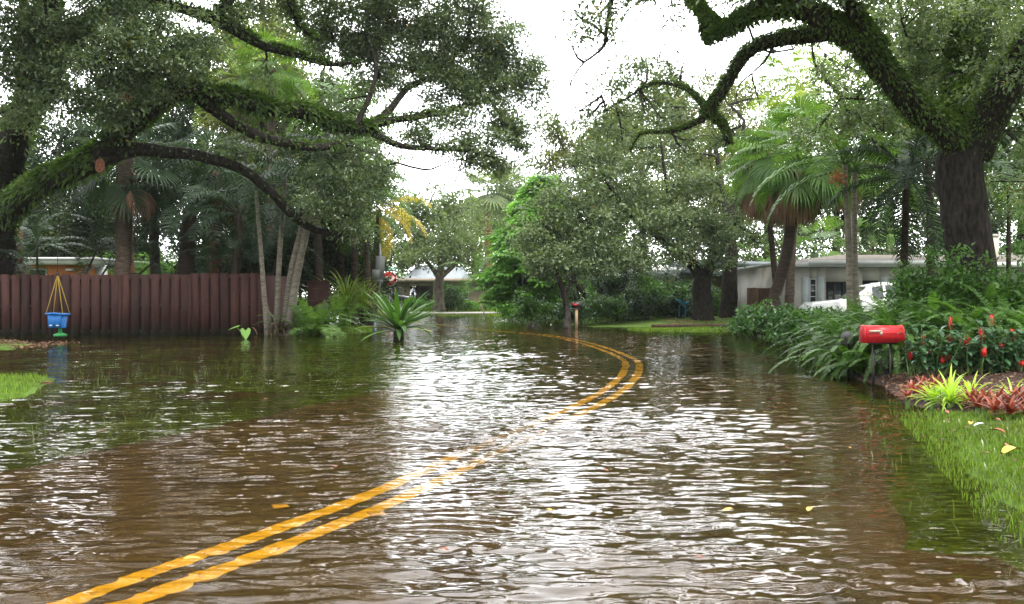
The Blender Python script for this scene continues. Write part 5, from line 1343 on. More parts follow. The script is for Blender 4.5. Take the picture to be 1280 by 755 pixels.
# the leaning pale stems at the fence corner, one clump
rng = np.random.default_rng(81); bY = 29.4
r = thing('stem_clump', 'clump of pale bare leaning palm stems at the right end of the fence', 'palm tree', (X(352, bY), bY, 0))
stems = [((334, 418), (328, 340), (320, 238), .075), ((345, 420), (349, 330), (356, 222), .085), ((352, 420), (366, 330), (392, 225), .1), ((360, 420), (376, 320), (412, 185), .11), ((357, 421), (371, 340), (404, 205), .09), ((341, 420), (336, 395), (331, 372), .06), ((349, 420), (343, 398), (333, 388), .03)]
cm = MB()
for i, (a, b_, c_, rr) in enumerate(stems):
    yy = bY + (i % 3) * .15
    p0 = P(*a, yy); p0[2] = -.12
    ln, rd = smooth_line([p0, P(*b_, yy), P(*c_, yy)], [rr * 1.2, rr, rr * .75], .2, rng, .05)
    rd = rd * (1 + .05 * np.sin(np.arange(len(rd)) * 2.2))
    MB().tube(ln, rd, 9, rough=.03, rng=rng).build('stem', M['grey_stem'], r, smooth=True)
    if i < 5:
        for j in range(7):
            pinnate(cm, rng, ln[-1], j * 2.4 + i, 1.3 - j * .3, 2.4, .6, .05, 28, 1.4, .3, .7, np.clip(rng.normal(.35, .12), 0, .8))
cm.build('crown', M['dark_palm'], r)
rk = MB()
for i in range(60):
    a = rng.uniform(0, 6.28); o = np.array([X(352, bY) + rng.normal(0, .28), bY + rng.normal(0, .15), rng.uniform(-.05, .35)])
    strap(rk, rng, o, a, rng.uniform(-.3, 1.2), rng.uniform(.2, .6), .05, 1.5, rng.uniform(0, .9))
rk.build('dead_sheaths', M['dead_frond'], r)

# right-hand palms
palm_fan('sabal_palm', 'sabal palm with a curved dark trunk and brown dead skirt before the yellow house', gb(955, 27, .1), P(992, 196, 27), .155, 34, 1.3, 1.15, 'palm_leaf', 'palm_dark_bark', seed=21, dead=14, n=34, sw=.045, mid=(.3, 0, .2), el=(-.9, 1.4), hang=1.0, tone=.3)
palm_fan('sabal_palm', 'second sabal crown with hanging brown fronds right of the curved trunk', gb(1069, 30, .1), P(1052, 190, 30), .1, 22, 1.2, 1.1, 'palm_leaf', 'palm_dark_bark', seed=22, dead=10, n=30, sw=.045, hang=.7)
palm_fan('sabal_palm', 'small sabal crown with a skirt left of the curved trunk', gb(975, 33, .1), P(955, 205, 33), .1, 20, 1.2, 1.2, 'palm_leaf', 'palm_dark_bark', seed=24, dead=10, n=30, sw=.05, hang=.8, tone=.55)
r = palm_feather('areca_palm', 'slim ringed palm stem with orange fruit right of the curved trunk', gb(1063, 22), P(1056, 205, 22), .062, 12, 2.6, 'palm_leaf', 'grey_stem', seed=25, leaflet=.6, lw=.055, n=34, hang=.5, el=(.1, 1.4))
o_ = P(1047, 222, 21.8); fr = MB(); rg = np.random.default_rng(5)
for i in range(90):
    q = o_ + rg.normal(0, 1, 3) * [.1, .08, .1]
    fr.lathe(q, [(.001, -.025), (.02, -.012), (.024, 0), (.02, .015), (.001, .026)], 6)
M['orange_fruit'] = solid('orange_fruit', (.55, .2, .06), .5, scale=9)
fr.build('fruit_cluster', M['orange_fruit'], r)
palm_feather('areca_palm', 'slim grey palm stem right of the fruiting stem', gb(1073, 22.4), P(1068, 215, 22.4), .07, 11, 2.8, 'palm_leaf', 'grey_stem', seed=26, leaflet=.6, lw=.055, n=34, hang=.6, el=(-.2, 1.4))
palm_feather('areca_palm', 'tall glowing feather palm above the two slim grey stems', gb(1064, 31), P(1052, 118, 31), .07, 18, 2.9, 'palm_lime', 'grey_stem', seed=27, leaflet=.65, lw=.06, n=34, hang=.6, vee=.3)
palm_fan('fan_palm', 'light fan palm high behind the arching fern clad limb', gb(985, 36), P(1000, 108, 36), .16, 24, 1.4, 1.3, 'palm_lime', seed=28, n=28, sw=.06, tone=.3)
palm_feather('feather_palm', 'dark feather palm with drooping dark fronds left of the massive oak', gb(1128, 21), P(1134, 222, 21), .08, 18, 2.3, 'dark_palm', 'palm_dark_bark', seed=29, leaflet=.5, lw=.04, n=44, hang=1.1, el=(-1.2, 1.35), bend=1.2)
palm_feather('feather_palm', 'dark feather palm behind the massive oak trunk', gb(1160, 24), P(1160, 200, 24), .1, 16, 2.8, 'dark_palm', 'palm_dark_bark', seed=30, leaflet=.6, lw=.05, n=36, hang=.7, el=(-.2, 1.4))
palm_feather('feather_palm', 'dark feather palm right of the massive oak trunk', gb(1262, 25), P(1262, 215, 25), .06, 16, 2.6, 'palm_leaf', 'palm_dark_bark', seed=31, leaflet=.55, lw=.05, n=36, hang=.7, tone=.25)
palm_fan('fan_palm', 'fan palm standing before the left end of the bungalow roof', gb(1010, 46), P(1018, 318, 46), .2, 20, 1.3, 1.2, 'palm_leaf', seed=32, n=24, sw=.06)
palm_fan('fan_palm', 'fan palm behind the bungalow right of the slim stems', gb(1080, 50), P(1090, 300, 50), .2, 22, 1.4, 1.3, 'palm_leaf', seed=33, n=24, sw=.06)
palm_fan('fan_palm', 'low fan palm beside the yellow house roof', gb(935, 54), P(945, 325, 54), .2, 20, 1.2, 1.2, 'palm_leaf', seed=34, n=24, sw=.06)

# ================================================================ SHRUBS AND GARDEN PLANTS
# rosette plant standing in the water
def rosette(name, label, cat, o, n, L, wd, leafm, el=(0.1, 1.4), bend=.35, stem_h=.25, stem_r=.12, tone=.5, seed=1, group=None, stemm='palm_dark_bark', fold=.3, jit=.1, k=8, up0=True, shape=.5):
    rng = np.random.default_rng(seed); o = np.array(o, float); r = thing(name, label, cat, o, group)
    MB().tube([o - [0, 0, .12], o + [0, 0, stem_h]], [stem_r * 1.25, stem_r], 9, rough=.06, rng=rng).build('stem', M[stemm], r, smooth=True)
    mb = MB()
    for i in range(n):
        f = i / max(1, n - 1); e = el[1] + (el[0] - el[1]) * f + rng.normal(0, jit)
        strap(mb, rng, o + [0, 0, stem_h * rng.uniform(.75, 1.05)], i * 2.39996 + rng.normal(0, .2), e, L * rng.uniform(.75, 1.08), wd * rng.uniform(.85, 1.1), bend * rng.uniform(.4, 1.5), np.clip(tone + rng.normal(0, .17), 0, .92), k, fold, shape)
    mb.build('leaves', M[leafm], r)
    return r
g_ = G(498, 424)
r = rosette('rosette_plant', 'large spiky rosette plant with sword leaves rising from the road edge water', 'plant', (g_[0], g_[1], 0), 60, 1.6, .15, 'lush_leaf', el=(.2, 1.15), bend=.6, stem_h=.26, stem_r=.13, seed=301, tone=.5, shape=0)
mb = MB(); rg = np.random.default_rng(7)
for a, e in ((.1, .12), (-.5, .05), (3.6, .15)): strap(mb, rg, np.array([g_[0], g_[1] - .05, .3]), a, e, 1.25, .12, .3, .6)
mb.build('dying_leaf', M['palm_yellow'], r)
# screw pine / strap clump
for k, (px, py, n, L) in enumerate(((433, 411, 110, 2.1), (455, 410, 60, 1.6))):
    g_ = G(px, py)
    rosette('strap_plant', ('tall clump of pale yellow green strap leaves left of the signpost', 'smaller strap leaved clump touching the leaning signpost')[k], 'plant', (g_[0], g_[1], 0), n, L, .07, 'palm_lime', el=(.3, 1.5), bend=1.5, stem_h=.7, stem_r=.12, seed=310 + k, tone=.35)
# philodendron mound by the stems
def fern_clump(name, label, o, n, L, lf, leafm='fern', seed=1, group=None, el=(.1, 1.3), lw=.022, nl=40, tone=.45, cat='fern', hang=.2, bend=1.4, w=.3):
    rng = np.random.default_rng(seed); o = np.array(o, float); r = thing(name, label, cat, o, group); mb = MB()
    for i in range(n):
        e = rng.uniform(*el); oo = o + rng.normal(0, 1, 3) * [w, w, .0]
        pinnate(mb, rng, oo, rng.uniform(0, 6.28), e, L * rng.uniform(.6, 1.1), lf, lw, nl, bend * rng.uniform(.7, 1.2), .15, hang, np.clip(tone + rng.normal(0, .16), 0, .85), stem_r=.005, bare=.08)
    mb.build('fronds', M[leafm], r); return r
for k, (px, py, n, L, lab) in enumerate(((388, 419, 46, 1.75, 'leafy green palm shrub beside the leaning pale stems'), (408, 415, 40, 1.6, 'leafy palm shrub with a yellowing frond at the lawn edge'), (376, 409, 30, 2.1, 'taller palm shrub behind the leaning pale stems'))):
    g_ = G(px, py); fern_clump('palm_shrub', lab, (g_[0], g_[1], 0), n, L, .32, 'palm_leaf', 320 + k, lw=.05, nl=24, cat='shrub', w=.3, tone=.6, el=(.3, 1.5))
# taro by the fence
r = thing('taro_plant', 'small taro with two heart shaped leaves in front of the fence', 'plant', G(303, 424))
def heart(mb, c, az, s, tilt):
    pts = [(0, -.15), (.28, -.4), (.48, -.2), (.42, .2), (0, .85), (-.42, .2), (-.48, -.2), (-.28, -.4)]
    h = np.array([math.cos(az), math.sin(az), 0]); sv = np.array([-h[1], h[0], 0]); d = h * math.cos(tilt) - np.array([0, 0, 1]) * math.sin(tilt)
    V = [c + sv * a * s + d * b_ * s + np.array([0, 0, abs(a) * .15 * s]) for a, b_ in pts] + [c + d * .1 * s]
    j = np.arange(8); mb.add(V, None, np.stack([j, (j + 1) % 8, np.full(8, 8)], -1), .9)
yT = G(303, 424)[1]
for (px, py, s, az, tl) in ((296, 409, .34, -2.6, .3), (307, 415, .3, -1.2, 1.2)):
    mb = MB(); c = P(px, py, yT); heart(mb, c, az, s, tl); mb.build('leaf', M['bright_leaf'], r)
    MB().tube([G(304, 424) - [0, 0, .05], (G(304, 424) + c) / 2 + [.03, 0, .03], c], .012, 5).build('stalk', M['green_stem'], r)

# hedge of glossy shrubs along the right shore
hs = [(930, 418, 26), (945, 422, 25), (962, 427, 23.5), (982, 431, 22), (1003, 436, 20.5), (1024, 441, 19), (958, 414, 27), (985, 418, 25.5), (1012, 424, 23.5), (1035, 430, 21.5), (1048, 446, 17.8), (1042, 436, 19.5)]
for k, (px, py, Y) in enumerate(hs):
    g_ = G(px, py); s = g_[1] / F_PX
    bush('glossy_shrub', 'glossy dark green shrub in the dense hedge along the right shore', 'shrub', (g_[0], g_[1], 0), (22 * s * 1.25, 20 * s, (py - 383 - (18 if px < 940 else 6 if px < 945 else 0) - (6 if px > 1000 else 0)) * s * .98), 'gloss_leaf', leaf=.15, lai=3.4, seed=330 + k, group='glossy shrubs of the right shore hedge', clump=.17, asp=.42, up=.7, per=12, gaps=.15, tone=.1, stems=12)
# tall leafy shrub mass before the big oak
for k, (px, Y, w_, h_, lab) in enumerate(((1165, 15.8, .62, 1.85, 'tall leafy shrub with small bright leaves before the massive oak trunk'), (1205, 15.2, .6, 1.7, 'rounded leafy shrub at the foot of the massive oak trunk'), (1135, 16.6, .5, 1.5, 'leafy shrub left of the massive oak foot'), (1262, 15.5, .55, 1.6, 'wispy shrub at the right frame edge'))):
    bush('leafy_shrub', lab, 'shrub', gb(px, Y, .15), (w_, .55, h_), 'lush_leaf', leaf=.085, lai=3.2, seed=350 + k, clump=.12, asp=.5, per=14, gaps=.15, tone=.15, stems=14, stem_r=.01)
# ferns
FN = [(1078, 15.2, 1.15, 26, 'fern mound overhanging the water left of the grey mailbox'), (1090, 14.3, .95, 26, 'fern mound between the grey and red mailboxes'), (1062, 17.0, 1.35, 26, 'tall ferns behind the grey mailbox'), (1095, 15.2, 1.3, 28, 'tall ferns rising behind the red mailbox'), (1120, 14.6, 1.2, 28, 'ferns arching right behind the red mailbox'), (1150, 14.4, 1.3, 30, 'broad light green ferns right of the red mailbox'), (1180, 14.6, 1.3, 30, 'ferns behind the red flowered plants middle'), (1215, 14.0, 1.4, 26, 'ferns behind the red flowered plants right of the middle'), (1250, 13.8, 1.4, 26, 'ferns behind the rightmost red flowers'), (1290, 13.4, 1.4, 24, 'ferns cut by the right frame edge'), (1105, 17.2, 1.5, 24, 'tallest ferns in front of the white pickup'), (1160, 15.3, 1.5, 24, 'upright ferns leaning on the tall leafy shrub'), (1235, 15.0, 1.7, 24, 'long arching fern fronds left of the wispy shrub')]
for k, (px, Y, L, n, lab) in enumerate(FN):
    zb_ = .05 if px < 1100 else .2
    fern_clump('sword_fern', lab, (X(px, Y), Y, zb_), n * 3, L * (1.24 if px < 1110 else 1.22), .10, 'fern', 370 + k, lw=.026, nl=56, bend=1.9, tone=.42 + .05 * math.sin(k * 2.1), el=(.55, 1.5), w=.24)
# firespike plants with red flower spikes
def firespike(k, px, Y, h, nst, lab):
    rng = np.random.default_rng(400 + k); o = np.array([X(px, Y), Y, .2]); r = thing('firespike_plant', lab, 'flowering plant', o)
    st, lv = MB(), MB()
    for i in range(nst):
        a = rng.uniform(0, 6.28); rad = rng.uniform(.02, .18); hh = h * rng.uniform(.55, 1.0)
        b = o + [rad * math.cos(a), rad * math.sin(a) * .6, -.05]; t_ = b + [rng.normal(0, .13) + .3 * rad * math.cos(a), rng.normal(0, .1), hh]
        n = 8; tt = np.linspace(0, 1, n)[:, None]; ln = b + (t_ - b) * tt + np.sin(tt * math.pi) * rng.normal(0, .03, 3)
        st.tube(ln, np.linspace(.009, .005, n), 5)
        for j in range(2, n):
            for s in range(3 if j == n - 1 else 2):
                az = j * 1.57 + s * math.pi * (1 if j < n - 1 else .67) + rng.normal(0, .2); L = rng.uniform(.11, .17)
                strap(lv, rng, ln[j], az, rng.uniform(-.2, .5), L, L * .46, 1.1, np.clip(rng.normal(.5, .2), 0, .9), 5, .15, .2)
    st.build('stems', M['green_stem'], r); lv.build('leaves', M['spike_leaf'], r)
    return r
spikes = [(1185, 448, 12.6, 3), (1153, 428, 12.9, 9), (1170, 430, 12.8, 4), (1187, 425, 12.7, 6), (1188, 405, 13.0, 12), (1209, 430, 12.5, 10), (1203, 431, 12.5, 9), (1227, 418, 12.4, 11), (1239, 403, 12.8, 14), (1266, 420, 12.2, 10), (1253, 433, 12.2, 3), (1230, 440, 12.0, 9), (1178, 450, 12.2, 6), (1138, 445, 12.6, 7), (1278, 455, 11.8, 4), (1160, 440, 12.5, 4)]
fs = []
for k, (px, Y, h, nst, lab) in enumerate([(1145, 12.6, .72, 9, 'leftmost red spiked flowering plant beside the red mailbox'), (1165, 12.3, .62, 9, 'second red flowered plant from the red mailbox'), (1186, 12.8, .82, 10, 'tall red spiked plant left of the flower bed middle'), (1206, 12.4, .66, 10, 'bushy red spiked plant at the middle of the bed'), (1226, 12.2, .7, 10, 'red spiked plant right of the flower bed middle'), (1244, 12.7, .8, 10, 'red spiked plant carrying the tallest flower spike'), (1264, 12.1, .66, 10, 'red spiked plant near the right frame edge'), (1285, 12.0, .66, 9, 'rightmost red spiked plant cut by the frame')]):
    fs.append((px, firespike(k, px, Y, h, nst, lab)))
for (px, py, Y, hp) in spikes:
    f = min(fs, key=lambda a: abs(a[0] - px))[1]; c = P(px, py, Y); rg = np.random.default_rng(int(px)); mb = MB(); h_ = max(.05, hp * Y / F_PX * 1.3)
    mb.tube([c - [0, 0, h_ * .5], c, c + [rg.normal(0, .01), 0, h_ * .5]], [.02, .026, .014], 8, rough=.1, rng=rg)
    n = int(26 * h_ / .12)
    zz = rg.uniform(-.5, .5, n) * h_; a = rg.uniform(0, 6.28, n); pos = c + np.stack([.022 * np.cos(a), .022 * np.sin(a), zz], -1)
    mb.leaves(pos, np.stack([np.cos(a), np.sin(a), np.full(n, 1.6)], -1), np.stack([np.cos(a), np.sin(a), 0 * a], -1), .045, .016, np.full(n, .5))
    mb.build('flower_spike', M['red'], f)
    MB().tube([c - [0, 0, h_ * .5], c - [0, -.1, h_ * .5 + .25]], .006, 5).build('flower_stalk', M['green_stem'], f)
# bromeliads and spider plants along the edge of the bed
BR = [(1140, 492, .2), (1152, 488, .22), (1165, 490, .2), (1135, 500, .16), (1178, 492, .2), (1158, 497, .18), (1214, 508, .2), (1230, 511, .22), (1248, 514, .22), (1264, 516, .24), (1280, 513, .24), (1222, 517, .18), (1243, 522, .2), (1262, 526, .22), (1284, 527, .22), (1272, 507, .2), (1147, 494, .2), (1170, 484, .2)]
for k, (px, py, L) in enumerate(BR):
    g_ = G(px, py, .1)
    left = px < 1200
    rosette('bromeliad', 'reddish brown bromeliad rosette in the row ' + ('beside the red mailbox' if left else 'at the right end of the bed edge'), 'bromeliad', (g_[0], g_[1], .12 if not left else .07), 26, L, .034, 'brom_red', el=(.25, 1.3), bend=.7, stem_h=.04, stem_r=.02, seed=430 + k, tone=.5, group='bromeliads beside the red mailbox' if left else 'bromeliads at the right end of the bed', stemm='green_stem', k=6)
for k, (px, py, L, n, lab) in enumerate(((1188, 505, .42, 60, 'large yellow green strap leaved plant at the bed edge'), (1214, 502, .38, 36, 'smaller yellow green strap plant right of the large one'), (1166, 503, .32, 30, 'low yellow green strap plant nearest the water'), (1266, 503, .34, 18, 'pale variegated strap plant at the right end of the bed'))):
    g_ = G(px, py, .1); rosette('spider_plant', lab, 'plant', (g_[0], g_[1], .08), n, L, .026, 'chartreuse', el=(.1, 1.35), bend=1.3, stem_h=.04, stem_r=.03, seed=460 + k, tone=.5, stemm='green_stem')

# hedge and understorey across the water
HD = [(728, 408, 30, 34, 'lush_leaf', 'bushy shrub right behind the black mailbox'), (755, 407, 34, 40, 'lush_leaf', 'dark leafy shrub two steps right of the black mailbox'), (785, 406, 34, 42, 'dark_leaf', 'dark shrub in the middle of the far hedge'), (815, 405, 30, 44, 'lush_leaf', 'tall vine covered shrub left of the turquoise slide'), (842, 405, 30, 34, 'dark_leaf', 'dark shrub under the turquoise slide'), (866, 404, 20, 30, 'dark_leaf', 'shrub against the forked trunk'), (895, 402, 18, 34, 'lush_leaf', 'small shrub between the two dark trunks'), (925, 400, 16, 44, 'oak_leaf', 'slender light shrub right of the straight trunk'), (808, 402, 22, 66, 'lush_leaf', 'tall climbing shrub rising in the far hedge'), (664, 409, 20, 42, 'lush_leaf', 'round topped shrub in the water left of the thin trunk'), (640, 402, 24, 18, 'bright_leaf', 'low bright plants under the layered tree'), (688, 404, 30, 26, 'lush_leaf', 'leafy shrub left of the thin leaning trunk'), (755, 398, 20, 60, 'bright_leaf', 'yellow green vine covered bush behind the far hedge'), (700, 398, 26, 40, 'lush_leaf', 'shrub behind the thin leaning trunk')]
for k, (px, py, w_, h_, lm, lab) in enumerate(HD):
    g_ = G(px, max(py, 397)); s = g_[1] / F_PX
    bush('hedge_shrub', lab, 'shrub', (g_[0], g_[1] + .4, 0), (w_ * s, w_ * s * .7, h_ * s), lm, leaf=.15, lai=3.0, seed=480 + k, clump=.22, asp=.5, per=14, gaps=.2)
g_ = G(672, 405)
for k, (px, py, w_, h_, lm, lab) in enumerate([(565, 388, 20, 34, 'lush_leaf', 'rounded dark bush right of the far tree trunk'), (525, 388, 16, 12, 'bright_leaf', 'low bright hedge right of the rosette plant'), (555, 388, 20, 12, 'bright_leaf', 'low bright hedge below the far round tree'), (585, 388, 20, 13, 'bright_leaf', 'low bright hedge below the red awning'), (615, 388, 20, 12, 'bright_leaf', 'low bright hedge left of the layered tree foot'), (500, 388, 14, 12, 'bright_leaf', 'low bright plants by the dark car'), (480, 388, 16, 26, 'lush_leaf', 'dark shrub behind the stop sign post'), (450, 388, 20, 36, 'oak_leaf', 'grey green shrub far behind the strap leaves'), (640, 386, 18, 14, 'bright_leaf', 'low bright plants before the far blue car')]):
    Y = 74.0 - (0 if k else 1); s = Y / F_PX
    bush('far_shrub', lab, 'shrub', (X(px, Y) , Y - 1, .1), (w_ * s, 1.0, h_ * s), lm, leaf=.26, lai=2.8, seed=500 + k, clump=.35, per=12, tone=.1)
# little bare sapling in the far water
r = thing('bare_sapling', 'thin bare sapling sticking out of the far water', 'sapling', G(608, 398))
yS = G(608, 398)[1]
sp_ = MB(); sp_.tube([G(608, 398) - [0, 0, .05], P(604, 388, yS), P(598, 376, yS)], .03, 5).tube([P(604, 388, yS), P(610, 378, yS), P(612, 371, yS)], .02, 5).tube([P(601, 382, yS), P(594, 372, yS)], .015, 5)
sp_.build('branches', M['dead_wood'], r)

# vines behind the orange house gap, understorey dark masses behind fence
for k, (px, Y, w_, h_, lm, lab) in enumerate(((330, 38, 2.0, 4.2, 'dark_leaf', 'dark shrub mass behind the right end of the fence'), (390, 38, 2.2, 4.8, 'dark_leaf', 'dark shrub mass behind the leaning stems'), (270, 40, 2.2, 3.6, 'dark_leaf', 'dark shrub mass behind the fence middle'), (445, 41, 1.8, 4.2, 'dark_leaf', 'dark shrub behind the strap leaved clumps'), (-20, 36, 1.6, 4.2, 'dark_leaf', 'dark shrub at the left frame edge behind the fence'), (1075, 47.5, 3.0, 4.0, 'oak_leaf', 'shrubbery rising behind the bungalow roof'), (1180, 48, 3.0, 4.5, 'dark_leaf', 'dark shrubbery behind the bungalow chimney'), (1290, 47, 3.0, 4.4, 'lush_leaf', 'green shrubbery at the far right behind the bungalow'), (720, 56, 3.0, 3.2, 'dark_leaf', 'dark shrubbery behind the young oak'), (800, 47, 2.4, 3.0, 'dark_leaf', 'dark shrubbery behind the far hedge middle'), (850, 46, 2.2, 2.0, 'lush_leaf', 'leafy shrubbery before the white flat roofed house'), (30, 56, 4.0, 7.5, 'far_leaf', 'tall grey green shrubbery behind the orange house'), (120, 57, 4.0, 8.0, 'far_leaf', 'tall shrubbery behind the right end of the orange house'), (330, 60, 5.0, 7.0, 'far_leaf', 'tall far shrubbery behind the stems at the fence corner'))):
    bush('dense_shrub', lab, 'shrub', gb(px, Y), (w_, 1.2, h_), lm, leaf=.2, lai=2.6, seed=520 + k, clump=.35, per=16, stem_r=.03, stems=14)

# ================================================================ THE DAMP AIR
mh = bpy.data.materials.new('haze'); mh.use_nodes = True
th_ = mh.node_tree; th_.nodes.remove(th_.nodes['Principled BSDF'])
pv = th_.nodes.new('ShaderNodeVolumePrincipled'); pv.inputs['Color'].default_value = (.95, .97, 1, 1); pv.inputs['Density'].default_value = HAZE
pv.inputs['Anisotropy'].default_value = .3
th_.links.new(pv.outputs[0], th_.nodes['Material Output'].inputs['Volume'])
if HAZE > 0: tag(MB().box((0, 60, 11.5), (300, 170, 26)).build('haze', mh), kind='stuff', label='thin damp haze over the whole street', cat='haze')

# ================================================================ GRASS, LEAVES ON THE GROUND
def grass(name, poly, n, h, mat, seed, zmin=-.06, zmax=1, wd=.006, fade=None):
    rng = np.random.default_rng(seed); poly = np.asarray(poly, float); lo, hi = poly.min(0), poly.max(0)
    pts = rng.uniform(lo, hi, (n, 2)); pts = pts[poly_sd(pts[:, 0], pts[:, 1], poly) > 0]
    z = ground_h(pts[:, 0], pts[:, 1]); k = (z > zmin) & (z < zmax)
    if fade is not None: k &= rng.random(len(z)) < np.clip((z - zmin) / fade, 0.03, 1)
    tuft = np.sin(pts[:, 0] * 7 + np.sin(pts[:, 1] * 5)) + np.sin(pts[:, 1] * 8.3 + np.sin(pts[:, 0] * 4.1)) + rng.normal(0, .7, len(z))
    if seed == 601: tuft = tuft * .5 + np.sin(pts[:, 0] * 2.3 + 1.5 * np.sin(pts[:, 1] * 1.9)) + np.sin(pts[:, 1] * 3.1 + pts[:, 0]) * .8 + .55
    k &= tuft > (-1.2 if seed != 601 else -.75)
    pts, z = pts[k], z[k]; n = len(pts)
    o = np.column_stack([pts, z + (.004 if seed == 601 else -.01)]); a = rng.uniform(0, 6.28, n); hh = h * rng.uniform(.5, 1.3, n)
    ln = rng.uniform(.1, .7, n)[:, None] * hh[:, None]
    d = np.column_stack([np.cos(a), np.sin(a), np.zeros(n)]); s = np.column_stack([-np.sin(a), np.cos(a), np.zeros(n)]) * wd * .5
    m1 = o + d * ln * .35 + np.column_stack([0 * a, 0 * a, hh * .6]); tp = o + d * ln + np.column_stack([0 * a, 0 * a, hh])
    V = np.stack([o - s, o + s, m1 + s * .8, m1 - s * .8, tp], 1).reshape(-1, 3); i = np.arange(n) * 5
    tn = np.clip(rng.normal(.5, .2, n), 0, .92); mb = MB(); mb.add(V, np.stack([i, i + 1, i + 2, i + 3], -1), np.stack([i + 3, i + 2, i + 4], -1), tn)
    return tag(mb.build(name, M[mat]), kind='stuff')
tag(grass('grass', [(2.0, 3.2), (7.5, 3.2), g2(1330, 534), g2(1200, 524), g2(1130, 507), g2(1095, 490)], 85000, .044, 'grass', 601, -.06, fade=.13), 'bright green grass of the right bank running down into the water', 'grass')
tag(grass('grass', [(1.2, 3.4), (4.5, 3.4), g2(1150, 500), g2(1060, 500), g2(1080, 600)], 5000, .11, 'wet_grass', 602, -.105, -.0, fade=.3), 'sparse wet grass blades standing in the shallows before the right bank', 'grass')
tag(grass('weeds', [(2.4, 3.6), (6.5, 3.4), g2(1300, 540), g2(1200, 530), g2(1140, 515)], 9000, .075, 'wet_grass', 612, -.02, fade=.1, wd=.014), 'broader darker weeds mixed into the right lawn', 'weeds')
tag(grass('grass', LAND[3][0], 9000, .07, 'grass', 603, -.03, fade=.04, wd=.01), 'patch of bright grass at the left frame edge', 'grass')
tag(grass('grass', LAND[5][0], 9000, .09, 'grass', 604, -.06, fade=.04, wd=.02), 'strip of lawn between the palm shrubs and the signpost', 'grass')
tag(grass('grass', LAND[6][0], 16000, .08, 'grass', 605, -.05, fade=.04, wd=.02), 'grass strip under the forked oak across the water', 'grass')
tag(grass('grass', [g2(0, 520), g2(60, 470), g2(300, 450), g2(420, 445), g2(470, 470), g2(400, 500), g2(200, 545), g2(0, 575)], 2600, .16, 'wet_grass', 606, -.2, 0), 'scattered grass blades poking from the flooded left lawn', 'grass')
tag(grass('grass', [(-5, 58), (-5, 62), (8, 64), (6, 56)], 12000, .12, 'grass', 607, -.3, 1, wd=.05), 'grass verge at the far end of the street', 'grass')
tag(grass('grass', [(-12, 70.5), (10, 71.5), (12, 73.6), (-14, 73.2)], 9000, .25, 'grass', 608, -.3, 1, wd=.07), 'bright ground cover beyond the far driveway', 'grass')
rng = np.random.default_rng(611); mb = MB(); n = 2600
pl_ = np.array([g2(1130, 500), g2(1300, 545), g2(1300, 500), (9, 12), (8, 14.5), g2(1110, 478)])
pt_ = rng.uniform(pl_.min(0), pl_.max(0), (n * 3, 2)); pt_ = pt_[poly_sd(pt_[:, 0], pt_[:, 1], pl_) > -.1][:n]; n = len(pt_)
zz_ = np.maximum(ground_h(pt_[:, 0], pt_[:, 1]), -.02) + .055; a_ = rng.uniform(0, 6.28, n); L_ = rng.uniform(.03, .09, n)
mb.leaves(np.column_stack([pt_, zz_]), np.stack([np.cos(a_), np.sin(a_), rng.normal(0, .25, n)], -1), np.array([0, 0, 1.0]) + rng.normal(0, .3, (n, 3)), L_, L_ * .4, rng.uniform(0, .92, n))
for q0, q1, nn_ in ((g2(-10, 428), g2(40, 435), 500), ((3.3, 9.6), (7.0, 4.6), 260), ((6.5, 40.5), (13, 37.8), 500)):
    xx_, yy_ = rng.uniform(q0[0], q1[0], nn_), rng.uniform(q1[1], q0[1], nn_); aa_ = rng.uniform(0, 6.28, nn_)
    mb.leaves(np.column_stack([xx_, yy_, np.maximum(ground_h(xx_, yy_), 0) + (.01 if nn_ > 300 else .03)]), np.stack([np.cos(aa_), np.sin(aa_), rng.normal(.1, .3, nn_)], -1), np.array([0, 0, 1.0]) + rng.normal(0, .3, (nn_, 3)), .12 if nn_ > 300 else .05, .05 if nn_ > 300 else .022, rng.uniform(0, .9, nn_))
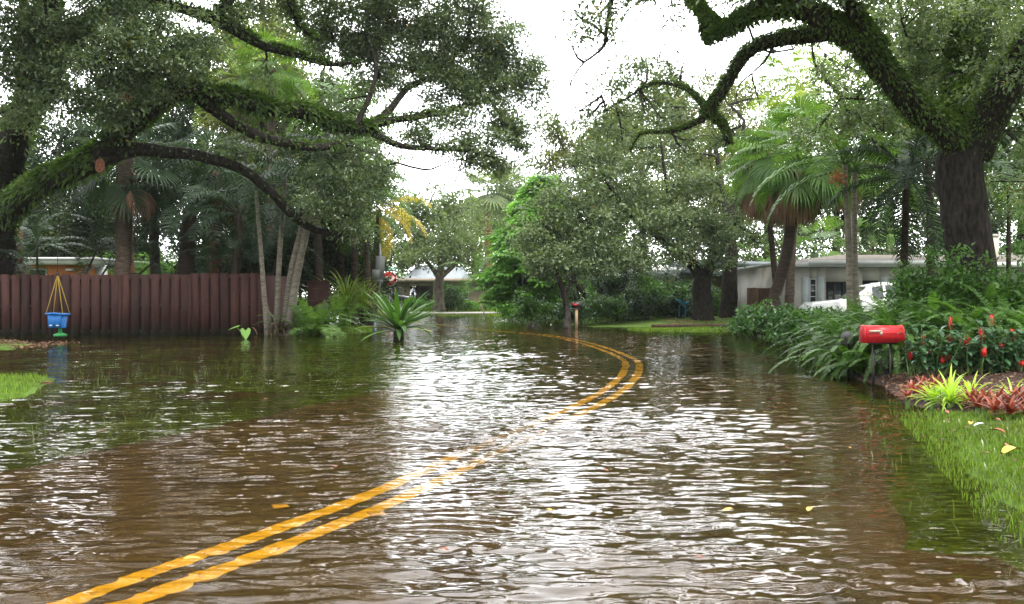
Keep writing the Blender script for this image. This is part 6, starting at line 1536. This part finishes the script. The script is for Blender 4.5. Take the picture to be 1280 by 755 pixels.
tag(mb.build('leaf_litter', M['dead_frond']), 'brown leaf litter and bark chips on the bare ground', 'leaf litter', kind='stuff')
for k, (px, py, L, mt, az, lab) in enumerate(((1255, 569, .2, 'yellow_leaf', .5, 'fallen yellow leaf on the right grass'), (1256, 546, .13, 'brown_leaf', 2.2, 'curled red brown leaf on the right grass'), (1213, 533, .1, 'yellow_leaf', 1, 'small pale yellow leaf by the bed edge'), (1218, 535, .12, 'sign_white', 0, 'pale bleached leaf on the mulch edge'), (1262, 560, .1, 'brown_leaf', 4, 'brown leaf between the yellow leaf and the curled one'), (1240, 531, .1, 'brown_leaf', 5, 'brown leaf below the bromeliads'), (1185, 516, .1, 'brown_leaf', 1.5, 'brown leaf under the yellow green plant'), (50, 484, .16, 'brown_leaf', .3, 'orange brown leaf floating by the left grass'))):
    g_ = G(px, py, .1 if px > 500 else .01); rg = np.random.default_rng(k + 1); mb = MB()
    strap(mb, rg, np.zeros(3), 0, .3, L, L * .42, .8, .5, 7, .5, .2)
    o = mb.build('fallen_leaf', M[mt]); zz = float(ground_h(np.array([g_[0]]), np.array([g_[1]]))[0]) + .05
    put(o, (g_[0], g_[1], max(.015, zz)), az); tag(o, lab, 'leaf')
rng = np.random.default_rng(77)
spots_ = [(250, 700), (420, 585), (560, 690), (905, 640), (980, 560), (860, 520), (690, 640), (120, 540), (330, 500), (1010, 640), (760, 590), (200, 470), (1060, 560), (880, 700)]
for k, (px, py) in enumerate(spots_):
    g_ = G(px, py); mb = MB(); L = rng.uniform(.05, .09)
    strap(mb, rng, np.zeros(3), 0, .15, L, L * .4, .4, .5, 6, .3, .2)
    o = mb.build('floating_leaf', M['brown_leaf' if k % 3 else 'yellow_leaf']); put(o, (g_[0], g_[1], .008), rng.uniform(0, 6.28))
    tag(o, 'small ' + ('yellow' if k % 3 == 0 else 'brown') + ' dead leaf floating on the rippled flood water', 'leaf', 'yellow leaves afloat' if k % 3 == 0 else 'brown leaves afloat')
for o in COL.objects:
    if 'base' in o: del o['base']
